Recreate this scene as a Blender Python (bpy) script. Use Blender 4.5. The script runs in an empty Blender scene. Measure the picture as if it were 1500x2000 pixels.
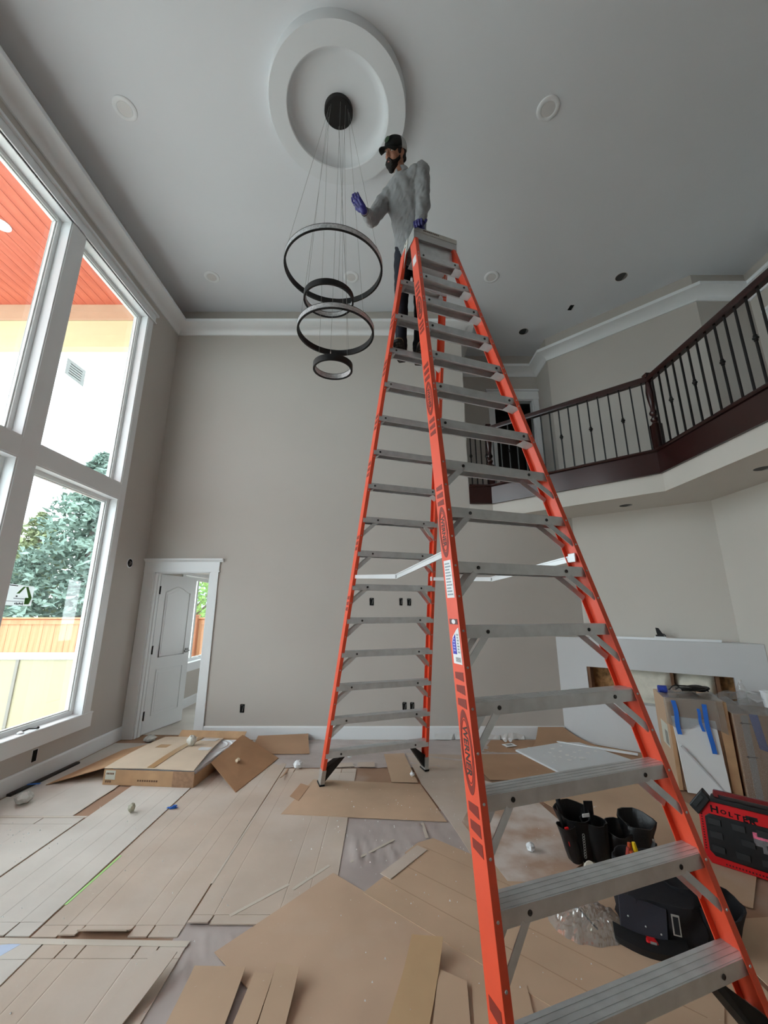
import bpy, bmesh, math, random
from mathutils import Vector, Matrix, noise
random.seed(7)
R_ = math.radians
scene = bpy.context.scene
COL = scene.collection

# ---------------------------------------------------------------- camera, sky, exposure
cam_d = bpy.data.cameras.new('camera')
cam_d.sensor_fit = 'VERTICAL'; cam_d.sensor_height = 24.0; cam_d.lens = 775.0 / 2000.0 * 24.0
cam_d.clip_start = 0.02; cam_d.clip_end = 300
cam = bpy.data.objects.new('camera', cam_d); COL.objects.link(cam)
cam.location = (0, 0, 1.55); cam.rotation_euler = (R_(90 + 13.85), 0, 0)
scene.camera = cam

world = bpy.data.worlds.new('overcast_sky'); scene.world = world
world.use_nodes = True
bg = world.node_tree.nodes['Background']
bg.inputs[0].default_value = (0.89, 0.96, 1.0, 1); bg.inputs[1].default_value = 6.4
vs = scene.view_settings
vs.view_transform = 'Standard'; vs.look = 'None'; vs.gamma = 1.0; vs.use_curve_mapping = False
vs.exposure = 0.06
scene.cycles.diffuse_bounces = 8
scene.cycles.max_bounces = 16
scene.cycles.transparent_max_bounces = 16

# ---------------------------------------------------------------- helpers
def lin(c):
    c = c / 255.0
    return c / 12.92 if c <= 0.04045 else ((c + 0.055) / 1.055) ** 2.4
def L3(rgb): return (lin(rgb[0]), lin(rgb[1]), lin(rgb[2]), 1)

MATS = {}
def pm(name, rgb, rough=0.6, metal=0.0, var=0.06, vs=4.0, bump=0.0, bs=60.0, rgb2=None, thr=None, spec=0.4, stretch=None, alpha=None, sheen=0, w=None):
    """principled procedural material: noise varied colour, optional second colour patches, fine bump"""
    if name in MATS: return MATS[name]
    m = bpy.data.materials.new(name); m.use_nodes = True
    nt = m.node_tree; N = nt.nodes; L = nt.links
    b = N['Principled BSDF']
    b.inputs['Roughness'].default_value = rough; b.inputs['Metallic'].default_value = metal
    b.inputs['Specular IOR Level'].default_value = spec
    if sheen:
        b.inputs['Sheen Weight'].default_value = sheen
    tc = N.new('ShaderNodeTexCoord'); mp = N.new('ShaderNodeMapping')
    if stretch: mp.inputs['Scale'].default_value = stretch
    L.new(tc.outputs['Object'], mp.inputs['Vector'])
    nz = N.new('ShaderNodeTexNoise'); nz.inputs['Scale'].default_value = vs; nz.inputs['Detail'].default_value = 5
    L.new(mp.outputs[0], nz.inputs['Vector'])
    cr = N.new('ShaderNodeValToRGB')
    c0 = L3(rgb)
    lo = [max(0, x * (1 - var)) for x in c0[:3]] + [1]; hi = [min(1, x * (1 + var)) for x in c0[:3]] + [1]
    if rgb2 is not None: hi = list(L3(rgb2))
    t = thr or (0.3, 0.7)
    cr.color_ramp.elements[0].position = t[0]; cr.color_ramp.elements[1].position = t[1]
    cr.color_ramp.elements[0].color = lo; cr.color_ramp.elements[1].color = hi
    L.new(nz.outputs['Fac'], cr.inputs[0]); L.new(cr.outputs[0], b.inputs['Base Color'])
    if bump:
        n2 = N.new('ShaderNodeTexNoise'); n2.inputs['Scale'].default_value = bs; n2.inputs['Detail'].default_value = 4
        L.new(mp.outputs[0], n2.inputs['Vector'])
        bp = N.new('ShaderNodeBump'); bp.inputs['Strength'].default_value = bump; bp.inputs['Distance'].default_value = 0.01
        L.new(n2.outputs['Fac'], bp.inputs['Height']); L.new(bp.outputs[0], b.inputs['Normal'])
    if alpha is not None:
        b.inputs['Alpha'].default_value = alpha
    MATS[name] = m
    return m

def dusty(name, rgb, dust, rough=0.85, amount=(0.55, 0.75), vs=1.6, bump=0.12, fine=(0.72, 0.78)):
    """board colour with broad dust bloom and small specks of plaster"""
    if name in MATS: return MATS[name]
    m = bpy.data.materials.new(name); m.use_nodes = True
    nt = m.node_tree; N = nt.nodes; L = nt.links; b = N['Principled BSDF']
    b.inputs['Roughness'].default_value = rough; b.inputs['Specular IOR Level'].default_value = 0.25
    tc = N.new('ShaderNodeTexCoord'); geo = N.new('ShaderNodeNewGeometry')
    def nz(s, d=5):
        n = N.new('ShaderNodeTexNoise'); n.inputs['Scale'].default_value = s; n.inputs['Detail'].default_value = d
        L.new(geo.outputs['Position'], n.inputs['Vector']); return n
    def ramp(n, a, c, ca, cb):
        r = N.new('ShaderNodeValToRGB'); r.color_ramp.elements[0].position = a; r.color_ramp.elements[1].position = c
        r.color_ramp.elements[0].color = ca; r.color_ramp.elements[1].color = cb; L.new(n.outputs['Fac'], r.inputs[0]); return r
    base = ramp(nz(2.2), .3, .7, [x * .9 for x in L3(rgb)[:3]] + [1], [min(1, x * 1.08) for x in L3(rgb)[:3]] + [1])
    f1 = ramp(nz(vs, 8), amount[0], amount[1], (0, 0, 0, 1), (.65, .65, .65, 1))
    f2 = ramp(nz(55, 2), fine[0], fine[1], (0, 0, 0, 1), (.5, .5, .5, 1))
    mx = N.new('ShaderNodeMath'); mx.operation = 'MAXIMUM'; L.new(f1.outputs[0], mx.inputs[0]); L.new(f2.outputs[0], mx.inputs[1])
    mix = N.new('ShaderNodeMix'); mix.data_type = 'RGBA'
    L.new(mx.outputs[0], mix.inputs[0]); L.new(base.outputs[0], mix.inputs[6]); mix.inputs[7].default_value = L3(dust)
    L.new(mix.outputs[2], b.inputs['Base Color'])
    if bump:
        n2 = nz(9, 3); bp = N.new('ShaderNodeBump'); bp.inputs['Strength'].default_value = bump; bp.inputs['Distance'].default_value = 0.02
        L.new(n2.outputs['Fac'], bp.inputs['Height']); L.new(bp.outputs[0], b.inputs['Normal'])
    MATS[name] = m
    return m

def glass(name, tint=(0.95, 0.98, 0.98), gl=0.08, rough=0.02, milky=0.0, refl=0.35):
    if name in MATS: return MATS[name]
    m = bpy.data.materials.new(name); m.use_nodes = True
    nt = m.node_tree; N = nt.nodes; L = nt.links
    N.remove(N['Principled BSDF']); out = N['Material Output']
    tr = N.new('ShaderNodeBsdfTransparent'); tr.inputs[0].default_value = (*tint, 1)
    gs = N.new('ShaderNodeBsdfGlossy'); gs.inputs['Roughness'].default_value = rough
    lw = N.new('ShaderNodeLayerWeight'); lw.inputs[0].default_value = 0.3
    mu = N.new('ShaderNodeMath'); mu.operation = 'MULTIPLY_ADD'; mu.inputs[1].default_value = refl; mu.inputs[2].default_value = gl
    L.new(lw.outputs['Fresnel'], mu.inputs[0])
    mx = N.new('ShaderNodeMixShader'); L.new(mu.outputs[0], mx.inputs[0]); L.new(tr.outputs[0], mx.inputs[1]); L.new(gs.outputs[0], mx.inputs[2])
    last = mx
    if milky:
        df = N.new('ShaderNodeBsdfDiffuse'); df.inputs[0].default_value = (.8, .82, .82, 1)
        tl = N.new('ShaderNodeBsdfTranslucent'); tl.inputs[0].default_value = (.8, .82, .82, 1)
        ad = N.new('ShaderNodeMixShader'); ad.inputs[0].default_value = .5; L.new(df.outputs[0], ad.inputs[1]); L.new(tl.outputs[0], ad.inputs[2])
        m2 = N.new('ShaderNodeMixShader'); m2.inputs[0].default_value = milky; L.new(mx.outputs[0], m2.inputs[1]); L.new(ad.outputs[0], m2.inputs[2]); last = m2
    L.new(last.outputs[0], out.inputs['Surface'])
    MATS[name] = m
    return m

def emit(name, rgb, s):
    m = bpy.data.materials.new(name); m.use_nodes = True
    b = m.node_tree.nodes['Principled BSDF']; b.inputs['Base Color'].default_value = L3(rgb)
    b.inputs['Emission Color'].default_value = L3(rgb); b.inputs['Emission Strength'].default_value = s
    return m

class MB:
    def __init__(s): s.v = []; s.f = []; s.mi = []
    def add(s, vs, fs, mi=0, M=None):
        o = len(s.v)
        for p in vs:
            p = Vector(p)
            s.v.append(M @ p if M is not None else p)
        for f in fs: s.f.append([i + o for i in f]); s.mi.append(mi)
        return s
    def box(s, c, d, M=None, mi=0):
        x, y, z = d[0] / 2, d[1] / 2, d[2] / 2; c = Vector(c)
        vs = [c + Vector((a * x, b * y, e * z)) for e in (-1, 1) for b in (-1, 1) for a in (-1, 1)]
        return s.add(vs, [(0, 2, 3, 1), (4, 5, 7, 6), (0, 1, 5, 4), (2, 6, 7, 3), (0, 4, 6, 2), (1, 3, 7, 5)], mi, M)
    def bx(s, x0, x1, y0, y1, z0, z1, M=None, mi=0):
        return s.box(((x0 + x1) / 2, (y0 + y1) / 2, (z0 + z1) / 2), (abs(x1 - x0), abs(y1 - y0), abs(z1 - z0)), M, mi)
    def hexa(s, p, mi=0, M=None):   # 8 corners: bottom 4 ccw then top 4 ccw
        return s.add(p, [(3, 2, 1, 0), (4, 5, 6, 7), (0, 1, 5, 4), (1, 2, 6, 5), (2, 3, 7, 6), (3, 0, 4, 7)], mi, M)
    def bar(s, a, b, w, t, side=(1, 0, 0), mi=0, M=None):
        """flat bar from a to b, width w along side direction, thickness t"""
        a = Vector(a); b = Vector(b); d = (b - a).normalized(); sd = Vector(side); sd = (sd - d * sd.dot(d)).normalized(); n = d.cross(sd)
        p = []
        for q in (a, b):
            p += [q - sd * w / 2 - n * t / 2, q + sd * w / 2 - n * t / 2, q + sd * w / 2 + n * t / 2, q - sd * w / 2 + n * t / 2]
        return s.hexa(p, mi, M)
    def prism(s, pts, z0, z1, mi=0, M=None):
        n = len(pts)
        vs = [(p[0], p[1], z0) for p in pts] + [(p[0], p[1], z1) for p in pts]
        fs = [list(range(n))[::-1], list(range(n, 2 * n))] + [(i, (i + 1) % n, n + (i + 1) % n, n + i) for i in range(n)]
        return s.add(vs, fs, mi, M)
    def tube(s, path, r, n=8, closed=False, mi=0, M=None, caps=True, sq=None):
        P = [Vector(p) for p in path]; k = len(P); rr = r if isinstance(r, (list, tuple)) else [r] * k
        vs = []; fs = []; ref = None
        for i, p in enumerate(P):
            if closed: d = P[(i + 1) % k] - P[i - 1]
            else: d = P[min(i + 1, k - 1)] - P[max(i - 1, 0)]
            if d.length < 1e-9: d = Vector((0, 0, 1))
            d.normalize()
            if ref is None:
                ref = Vector((0, 0, 1)) if abs(d.z) < .9 else Vector((1, 0, 0))
            a = (ref - d * ref.dot(d))
            if a.length < 1e-6: a = d.orthogonal()
            a.normalize(); ref = a; b = d.cross(a)
            for j in range(n):
                t = 2 * math.pi * (j + (.5 if n == 4 else 0)) / n
                vs.append(p + (a * math.cos(t) + b * math.sin(t)) * rr[i])
        for i in range(k if closed else k - 1):
            i2 = (i + 1) % k
            for j in range(n):
                j2 = (j + 1) % n
                fs.append((i * n + j, i * n + j2, i2 * n + j2, i2 * n + j))
        if caps and not closed:
            fs.append(list(range(n))[::-1]); fs.append([(k - 1) * n + j for j in range(n)])
        return s.add(vs, fs, mi, M)
    def lathe(s, prof, n=24, M=None, mi=0, closed=False):
        vs = []; fs = []; k = len(prof)
        for r, z in prof:
            for j in range(n):
                t = 2 * math.pi * j / n; vs.append((r * math.cos(t), r * math.sin(t), z))
        for i in range(k if closed else k - 1):
            i2 = (i + 1) % k
            for j in range(n):
                j2 = (j + 1) % n; fs.append((i * n + j, i * n + j2, i2 * n + j2, i2 * n + j))
        if not closed:
            if prof[0][0] > 1e-6: fs.append(list(range(n))[::-1])
            if prof[-1][0] > 1e-6: fs.append([(k - 1) * n + j for j in range(n)])
        return s.add(vs, fs, mi, M)
    def ball(s, c, r, M=None, mi=0, nu=16, nv=10):
        if not isinstance(r, (tuple, list)): r = (r, r, r)
        vs = []; fs = []
        for i in range(nv + 1):
            ph = math.pi * i / nv
            for j in range(nu):
                t = 2 * math.pi * j / nu
                vs.append((c[0] + r[0] * math.sin(ph) * math.cos(t), c[1] + r[1] * math.sin(ph) * math.sin(t), c[2] + r[2] * math.cos(ph)))
        for i in range(nv):
            for j in range(nu):
                j2 = (j + 1) % nu; fs.append((i * nu + j, (i + 1) * nu + j, (i + 1) * nu + j2, i * nu + j2))
        return s.add(vs, fs, mi, M)
    def loft(s, secs, mi=0, M=None, caps=True):
        """secs: list of equal length rings of points"""
        n = len(secs[0]); vs = [p for q in secs for p in q]; fs = []
        for i in range(len(secs) - 1):
            for j in range(n):
                j2 = (j + 1) % n; fs.append((i * n + j, i * n + j2, (i + 1) * n + j2, (i + 1) * n + j))
        if caps: fs.append(list(range(n))[::-1]); fs.append([(len(secs) - 1) * n + j for j in range(n)])
        return s.add(vs, fs, mi, M)
    def build(s, name, mats, parent=None, smooth=False, angle=40, bevel=0.0, fix=True):
        me = bpy.data.meshes.new(name); me.from_pydata([tuple(p) for p in s.v], [], s.f)
        if not isinstance(mats, (list, tuple)): mats = [mats]
        for m in mats: me.materials.append(m)
        for p, i in zip(me.polygons, s.mi): p.material_index = i
        if fix:
            bm = bmesh.new(); bm.from_mesh(me); bmesh.ops.remove_doubles(bm, verts=bm.verts, dist=1e-6)
            bmesh.ops.recalc_face_normals(bm, faces=bm.faces); bm.to_mesh(me); bm.free()
        if smooth:
            for p in me.polygons: p.use_smooth = True
            me.set_sharp_from_angle(angle=R_(angle))
        o = bpy.data.objects.new(name, me); COL.objects.link(o)
        if parent is not None: o.parent = parent
        if bevel:
            b = o.modifiers.new('bevel', 'BEVEL'); b.width = bevel; b.segments = 2; b.limit_method = 'ANGLE'; b.angle_limit = R_(40)
        return o

LABELS = {}
def tag(o, label, cat, group=None, kind=None):
    o['label'] = label; o['category'] = cat
    if group: o['group'] = group
    if kind: o['kind'] = kind
    return o
def thing(name, label, cat, loc=(0, 0, 0), rotz=0.0, group=None):
    o = bpy.data.objects.new(name, None); COL.objects.link(o)
    o.location = loc; o.rotation_euler = (0, 0, rotz); o.empty_display_size = 0.05
    return tag(o, label, cat, group)
def struct(o): o['kind'] = 'structure'; return o
def sempty(name, loc=(0, 0, 0)):
    o = bpy.data.objects.new(name, None); COL.objects.link(o); o.location = loc; return struct(o)
def copy_obj(o, parent=None, loc=None):
    c = o.copy(); COL.objects.link(c); c.parent = parent
    if loc is not None: c.location = loc
    return c
def copy_tree(o, parent=None):
    c = copy_obj(o, parent)
    for ch in [x for x in bpy.data.objects if x.parent == o]: copy_tree(ch, c)
    return c
def rotz(a): return Matrix.Rotation(a, 4, 'Z')
def T(*p): return Matrix.Translation(Vector(p))
def frame(o, x, y, z):
    x = Vector(x); y = Vector(y); z = Vector(z)
    M = Matrix.Identity(4)
    for i in range(3): M[i][0] = x[i]; M[i][1] = y[i]; M[i][2] = z[i]; M[i][3] = o[i]
    return M
_dg = None
def text_geo(s, size, extrude=0.0008, bold=0.0):
    """flat lettering as mesh data (verts, faces), centred"""
    cu = bpy.data.curves.new('t', 'FONT'); cu.body = s; cu.size = size; cu.align_x = 'CENTER'; cu.align_y = 'CENTER'; cu.extrude = extrude
    cu.resolution_u = 3; cu.offset = bold * size
    ob = bpy.data.objects.new('t', cu); COL.objects.link(ob)
    dg = bpy.context.evaluated_depsgraph_get()
    me = bpy.data.meshes.new_from_object(ob.evaluated_get(dg))
    vs = [v.co.copy() for v in me.vertices]; fs = [list(p.vertices) for p in me.polygons]
    bpy.data.objects.remove(ob); bpy.data.curves.remove(cu); bpy.data.meshes.remove(me)
    return vs, fs

# ---------------------------------------------------------------- materials
WALL = pm('wall_paint', (192, 187, 181), .75, var=.02, vs=1.2, bump=.03, bs=160)
CEIL = pm('ceiling_paint', (226, 230, 235), .8, var=.015, vs=1.0, bump=.03, bs=140)
TRIM = pm('white_trim', (236, 240, 243), .35, var=.015, vs=2)
SOFF = pm('soffit_paint', (205, 201, 194), .75, var=.02, vs=1.2, bump=.03, bs=160)
VINYL = pm('white_vinyl', (232, 236, 236), .3, var=.01)
PANE = glass('window_pane', (0.93, 0.96, 0.96), .004, refl=.12)
MAHOG = pm('mahogany', (46, 19, 18), .24, var=.25, vs=3, stretch=(6, 6, 1), spec=.6)
IRON = pm('black_iron', (16, 16, 16), .45, var=.2, vs=30)
BLACK = pm('matte_black', (12, 12, 13), .6, var=.1)
DARK = pm('hole_shade', (8, 8, 8), .9)  # near black plates stand in for shade inside the box openings
ALU = pm('aluminium', (186, 187, 186), .36, metal=.55, var=.08, vs=10, bump=.02, bs=40, stretch=(1, 12, 12))
ALUB = pm('worn_aluminium', (204, 208, 210), .34, metal=.5, var=.1, vs=14, bump=.03, bs=60)
GALV = pm('white_steel', (214, 216, 218), .35, metal=.3, var=.04)
ORANGE = pm('orange_fibreglass', (226, 80, 50), .38, var=.05, vs=8, bump=.03, bs=30, spec=.5)
ODARK = pm('orange_print', (128, 42, 30), .5, var=.05)
CARD = dusty('cardboard', (198, 170, 144), (212, 200, 188), amount=(.62, .85))
CARDP = dusty('pale_board', (199, 183, 168), (214, 207, 200), amount=(.45, .8))
CARDL = dusty('light_board', (207, 201, 193), (220, 217, 212), amount=(.4, .8))
CARDW = dusty('plaster_board_dust', (182, 154, 134), (226, 222, 218), amount=(.40, .58), vs=3.0)
CARDD = dusty('brown_board', (182, 148, 120), (198, 174, 152), amount=(.7, .9))
EDGE = pm('board_edge', (120, 92, 70), .9)
# ================================================================ the setting
XL, YB, ZC = -3.25, 5.42, 6.20
YR = -3.0
def offs(pts, d):
    P = [Vector((p[0], p[1])) for p in pts]; out = []
    for i, p in enumerate(P):
        ns = []
        if i > 0: t = (P[i] - P[i - 1]).normalized(); ns.append(Vector((t.y, -t.x)))
        if i < len(P) - 1: t = (P[i + 1] - P[i]).normalized(); ns.append(Vector((t.y, -t.x)))
        if len(ns) == 2:
            m = (ns[0] + ns[1]).normalized(); m = m / max(.2, m.dot(ns[0]))
        else: m = ns[0]
        out.append(p + m * d)
    return out
def sweep(mb, pts, prof, mi=0):
    """prof: closed list of (offset to the room side, z)"""
    rows = [offs(pts, d) for d, z in prof]
    secs = [[(rows[j][i].x, rows[j][i].y, prof[j][1]) for j in range(len(prof))] for i in range(len(pts))]
    return mb.loft(secs, mi)

floor = struct(MB().bx(-3.41, 5.4, YR - 1.0, 9.0, -.12, 0).build('floor', pm('subfloor', (150, 118, 90), .8, var=.15, vs=3, stretch=(8, 1, 1))))
struct(MB().bx(-3.5, 5.5, YR - .2, 6.95, ZC, ZC + .15).build('ceiling', CEIL))

# left wall with its tall windows
COLS = [(3.47, 4.66), (2.11, 3.29), (.75, 1.93), (-.61, .57)]  # last column is out of view, added for more daylight
ZL = (.45, 2.87); ZU = (3.05, 5.47)
mb = MB()
edges = sorted([c for c in COLS])
y = YR
for a, b in edges:
    mb.bx(XL - .16, XL, y, a, 0, ZC); y = b
    mb.bx(XL - .16, XL, a, b, 0, ZL[0]); mb.bx(XL - .16, XL, a, b, ZL[1], ZU[0]); mb.bx(XL - .16, XL, a, b, ZU[1], ZC)
mb.bx(XL - .16, XL, y, YB + .16, 0, ZC)
struct(mb.build('wall_left', WALL))

wn = 0
def window(a, b, z0, z1, x=XL, mid=False):
    """white vinyl window in the left wall: jamb liner, frame and pane"""
    global wn
    wn += 1
    e = sempty('window_%d' % wn, (x, (a + b) / 2, z0)); w = (b - a) / 2; h = z1 - z0
    j = MB(); t = .014
    j.bx(-.10, .012, -w, -w + t, 0, h); j.bx(-.10, .012, w - t, w, 0, h); j.bx(-.10, .012, -w + t, w - t, h - t, h); j.bx(-.10, .02, -w + t, w - t, 0, t)
    j.build('jamb_liner', TRIM, e)
    f = MB(); k = .058
    f.bx(-.15, -.085, -w, -w + k, 0, h); f.bx(-.15, -.085, w - k, w, 0, h); f.bx(-.15, -.085, -w + k, w - k, 0, k); f.bx(-.15, -.085, -w + k, w - k, h - k, h)
    if mid: f.bx(-.14, -.09, -.03, .03, k, h - k)
    k2 = k + .012
    f.bx(-.13, -.10, -w + k, -w + k2, k, h - k); f.bx(-.13, -.10, w - k2, w - k, k, h - k); f.bx(-.13, -.10, -w + k2, w - k2, k, k2); f.bx(-.13, -.10, -w + k2, w - k2, h - k2, h - k)
    f.build('window_frame', VINYL, e, bevel=.004)
    MB().bx(-.119, -.113, -w + k2, w - k2, k2, h - k2).build('pane', PANE, e)
    return e
WIN = []
for a, b in COLS:
    WIN.append((window(a, b, *ZU), window(a, b, *ZL)))
# flat casing boards around the window bank
tr = sempty('trim_1', (XL, 0, 0))
d0, d1 = 0.0, .02
def board(name, y0, y1, z0, z1, d=d1, parent=tr, m=TRIM, bev=.002): return MB().bx(d0, d, y0, y1, z0, z1).build(name, m, parent, bevel=bev)
board('side_casing', 4.66, 4.765, .45, 5.47)
for (a, b), (c, e2) in zip(COLS[:-1], COLS[1:]):
    board('mullion_casing', e2, a, .45, 5.47)
for a, b in COLS:
    board('rail_casing', a, b, ZL[1], ZU[0]); 
board('head_board', -.75, 4.80, 5.47, 5.585, .024)
board('head_cap', -.75, 4.83, 5.585, 5.615, .05); board('head_bead', -.75, 4.815, 5.47, 5.488, .036)
board('apron', -.75, 4.80, .31, .45, .022); board('sill_nose', -.75, 4.80, .445, .462, .03)

# stickers left on the glass
st = glass('sticker_film', (.5, .55, .55), .02, .3, milky=.75); stg = pm('sticker_green', (96, 158, 74), .6); stk = pm('sticker_ink', (40, 44, 44), .6)
def yzquad(mb, x, pts, t=.0015, mi=0):
    p = [(x, q[0], q[1]) for q in pts] + [(x + t, q[0], q[1]) for q in pts]
    mb.hexa(p, mi)
e = thing('window_sticker', 'grey square sticker high on the upper window pane', 'sticker', (XL - .112, 0, 0))
m = MB(); yzquad(m, 0, [(3.70, 4.155), (3.965, 4.165), (3.97, 3.965), (3.705, 3.97)]); m.build('paper', st, e)
m = MB()
for k in range(5): yzquad(m, .0016, [(3.75, 4.12 - k * .028), (3.92, 4.125 - k * .028), (3.92, 4.117 - k * .028), (3.75, 4.112 - k * .028)])
m.build('print', pm('sticker_ink2', (140, 150, 150), .6), e)
e = thing('window_sticker', 'white sticker with green chevron logo on the lower window pane', 'sticker', (XL - .112, 0, 0))
m = MB(); yzquad(m, 0, [(3.59, 1.78), (3.88, 1.765), (3.88, 1.585), (3.59, 1.59)]); m.build('paper', glass('sticker_pale', (.7, .74, .74), .02, .3, milky=.8), e)
m = MB()
yzquad(m, .0016, [(3.70, 1.695), (3.76, 1.76), (3.785, 1.76), (3.73, 1.695)]); yzquad(m, .0016, [(3.785, 1.76), (3.81, 1.76), (3.87, 1.66), (3.835, 1.66)]); yzquad(m, .0016, [(3.80, 1.60), (3.85, 1.60), (3.87, 1.66), (3.80, 1.66)])
m.build('green_logo', stg, e)
m = MB()
yzquad(m, .0016, [(3.60, 1.772), (3.70, 1.768), (3.70, 1.76), (3.60, 1.764)]); yzquad(m, .0016, [(3.68, 1.655), (3.83, 1.65), (3.83, 1.645), (3.68, 1.65)]); yzquad(m, .0016, [(3.60, 1.63), (3.79, 1.625), (3.79, 1.621), (3.60, 1.626)])
for k in range(6): yzquad(m, .0016, [(3.70 + k * .016, 1.612 + .006 * (k % 2)), (3.71 + k * .016, 1.612), (3.71 + k * .016, 1.598 - .005 * (k % 3)), (3.70 + k * .016, 1.60)])
yzquad(m, .0016, [(3.70, 1.678), (3.716, 1.678), (3.716, 1.664), (3.70, 1.664)])
m.build('lettering', stk, e)
e = thing('window_crank', 'small folding window crank on the lower left sill', 'crank', (XL - .03, 3.95, .464))
m = MB(); m.lathe([(.028, 0), (.026, .012), (.012, .02), (0, .022)], 14); m.build('escutcheon', GALV, e, smooth=True)
m = MB(); m.tube([(0, 0, .015), (.03, .05, .03), (.035, .10, .018), (.03, .15, .008)], .006, 6); m.ball((.03, .155, .012), .011); m.build('arm', BLACK, e, smooth=True)
m = MB(); m.bx(-.02, .028, 3.60, 3.63, .45, .475); tag(m.build('tape_scrap', pm('purple_tape', (60, 44, 170), .6)), 'purple tape scrap stuck on the window sill at left', 'tape').location = (XL + .001, 0, 0)

# back wall
mb = MB()
DX0, DX1, DZ = -3.10, -2.345, 2.05
mb.bx(XL - .16, DX0, YB, YB + .16, 0, ZC); mb.bx(DX0, DX1, YB, YB + .16, DZ, ZC); mb.bx(DX1, 1.21, YB, YB + .16, 0, ZC); mb.bx(1.21, 2.75, YB, YB + .16, 0, 2.9)
struct(mb.build('wall_back', WALL))
# upstairs walls
UPP = [(1.21, YB), (1.21, 6.57), (2.84, 6.57), (2.84, 6.075), (4.38, 4.70), (5.14, 4.70), (5.14, YR)]
def wallseg(mb, a, b, z0, z1, t=.12):
    a = Vector(a); b = Vector(b); d = (b - a).normalized(); n = Vector((-d.y, d.x)) * t
    mb.prism([tuple(a), tuple(b), tuple(b + n), tuple(a + n)], z0, z1)
mb = MB(); wallseg(mb, (1.21, YB + .16), (1.21, 6.69), 2.9, ZC, .1); struct(mb.build('wall_upper_left', WALL))
mb = MB(); 
wallseg(mb, (1.11, 6.57), (2.00, 6.57), 2.9, ZC); wallseg(mb, (2.00, 6.57), (2.73, 6.57), 5.29, ZC); wallseg(mb, (2.73, 6.57), (2.96, 6.57), 2.9, ZC)
struct(mb.build('wall_upper_back', WALL))
mb = MB(); wallseg(mb, (2.84, 6.6), (2.84, 6.075), 2.9, ZC); wallseg(mb, (2.84, 6.075), (4.38, 4.70), 2.9, ZC); wallseg(mb, (4.38, 4.70), (5.26, 4.70), 2.9, ZC)
struct(mb.build('wall_upper_angled', WALL))
mb = MB(); wallseg(mb, (5.14, 4.72), (5.14, YR), 2.9, ZC); struct(mb.build('wall_upper_right', WALL))
# dark bedroom behind the upstairs door
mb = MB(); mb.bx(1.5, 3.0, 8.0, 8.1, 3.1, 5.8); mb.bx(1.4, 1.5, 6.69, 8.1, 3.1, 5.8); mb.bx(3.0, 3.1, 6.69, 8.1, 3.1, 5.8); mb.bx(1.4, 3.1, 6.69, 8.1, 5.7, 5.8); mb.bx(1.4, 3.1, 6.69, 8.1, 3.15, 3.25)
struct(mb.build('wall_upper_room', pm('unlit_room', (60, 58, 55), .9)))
# lower right walls
mb = MB(); u = Vector((.8, -.6)); a = Vector((2.63, YB)); b = a + u * 1.525
wallseg(mb, a - u * .05, b + u * .1, 0, 2.85); struct(mb.build('wall_fireplace', SOFF))
mb = MB(); wallseg(mb, (3.85, 4.55), (3.85, YR), 0, 2.85); struct(mb.build('wall_right', SOFF))
# wall behind the camera
struct(MB().bx(-3.41, 5.4, YR - .16, YR, 0, ZC).build('wall_front', WALL))

# upper floor slab (its underside is the low soffit on the right)
EDGEP = [(1.21, YB), (1.535, YB), (3.05, 4.12), (3.06, YR)]
struct(MB().prism([(1.21, YB), (1.535, YB), (3.05, 4.12), (3.06, YR), (5.4, YR), (5.4, 8.0), (1.21, 8.0)][::-1], 2.8, 3.25).build('floor_upper', SOFF))

# crown moulding that stands off the ceiling
prof = [(0, 5.755), (.02, 5.755), (.035, 5.785), (.075, 5.825), (.14, 5.85), (.2, 5.857), (.2, 5.907), (.182, 5.907), (.182, 5.872), (0, 5.872)]
mb = MB(); sweep(mb, [(XL, YR), (XL, YB), (1.21, YB), (1.21, 6.57), (2.84, 6.57), (2.84, 6.075), (4.38, 4.70), (5.14, 4.70), (5.14, YR)], prof)
struct(mb.build('trim_2', TRIM, smooth=True, angle=30))
# baseboards
bp = [(0, 0), (.018, 0), (.018, .135), (.012, .15), (0, .15)]
mb = MB(); sweep(mb, [(XL, YR), (XL, YB)], bp); struct(mb.build('baseboard_left', TRIM))
mb = MB(); sweep(mb, [(-2.235, YB), (2.24, YB)], bp); struct(mb.build('baseboard_back', TRIM))

# ---- door 1 and its casing
e = sempty('door_1', (0, YB, 0))
MB().bx(-3.245, DX0, -.02, 0, 0, 2.05).build('side_casing', TRIM, e, bevel=.003)
MB().bx(DX1, DX1 + .108, -.02, 0, 0, 2.05).build('side_casing', TRIM, e, bevel=.003)
m = MB(); m.bx(-3.245, DX1 + .115, -.022, 0, DZ, DZ + .13); m.build('head_casing', TRIM, e, bevel=.002)
m = MB(); m.prism([(0, 0), (-.022, 0), (-.06, .03), (-.06, .044), (0, .044)], -3.245, DX1 + .165, M=frame((0, 0, DZ + .13), (0, 1, 0), (0, 0, 1), (1, 0, 0))); m.build('head_cap', TRIM, e)
m = MB(); m.bx(-3.245, DX1 + .125, -.03, 0, DZ - .004, DZ + .014); m.build('head_bead', TRIM, e)
m = MB(); m.bx(DX0 - .0, DX0 + .018, 0, .16, 0, DZ); m.bx(DX1 - .018, DX1, 0, .16, 0, DZ); m.bx(DX0, DX1, 0, .16, DZ - .018, DZ)
m.bx(DX0 + .018, DX0 + .03, .05, .10, 0, DZ - .018); m.bx(DX1 - .03, DX1 - .018, .05, .10, 0, DZ - .018); m.build('door_jamb', TRIM, e)
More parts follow.
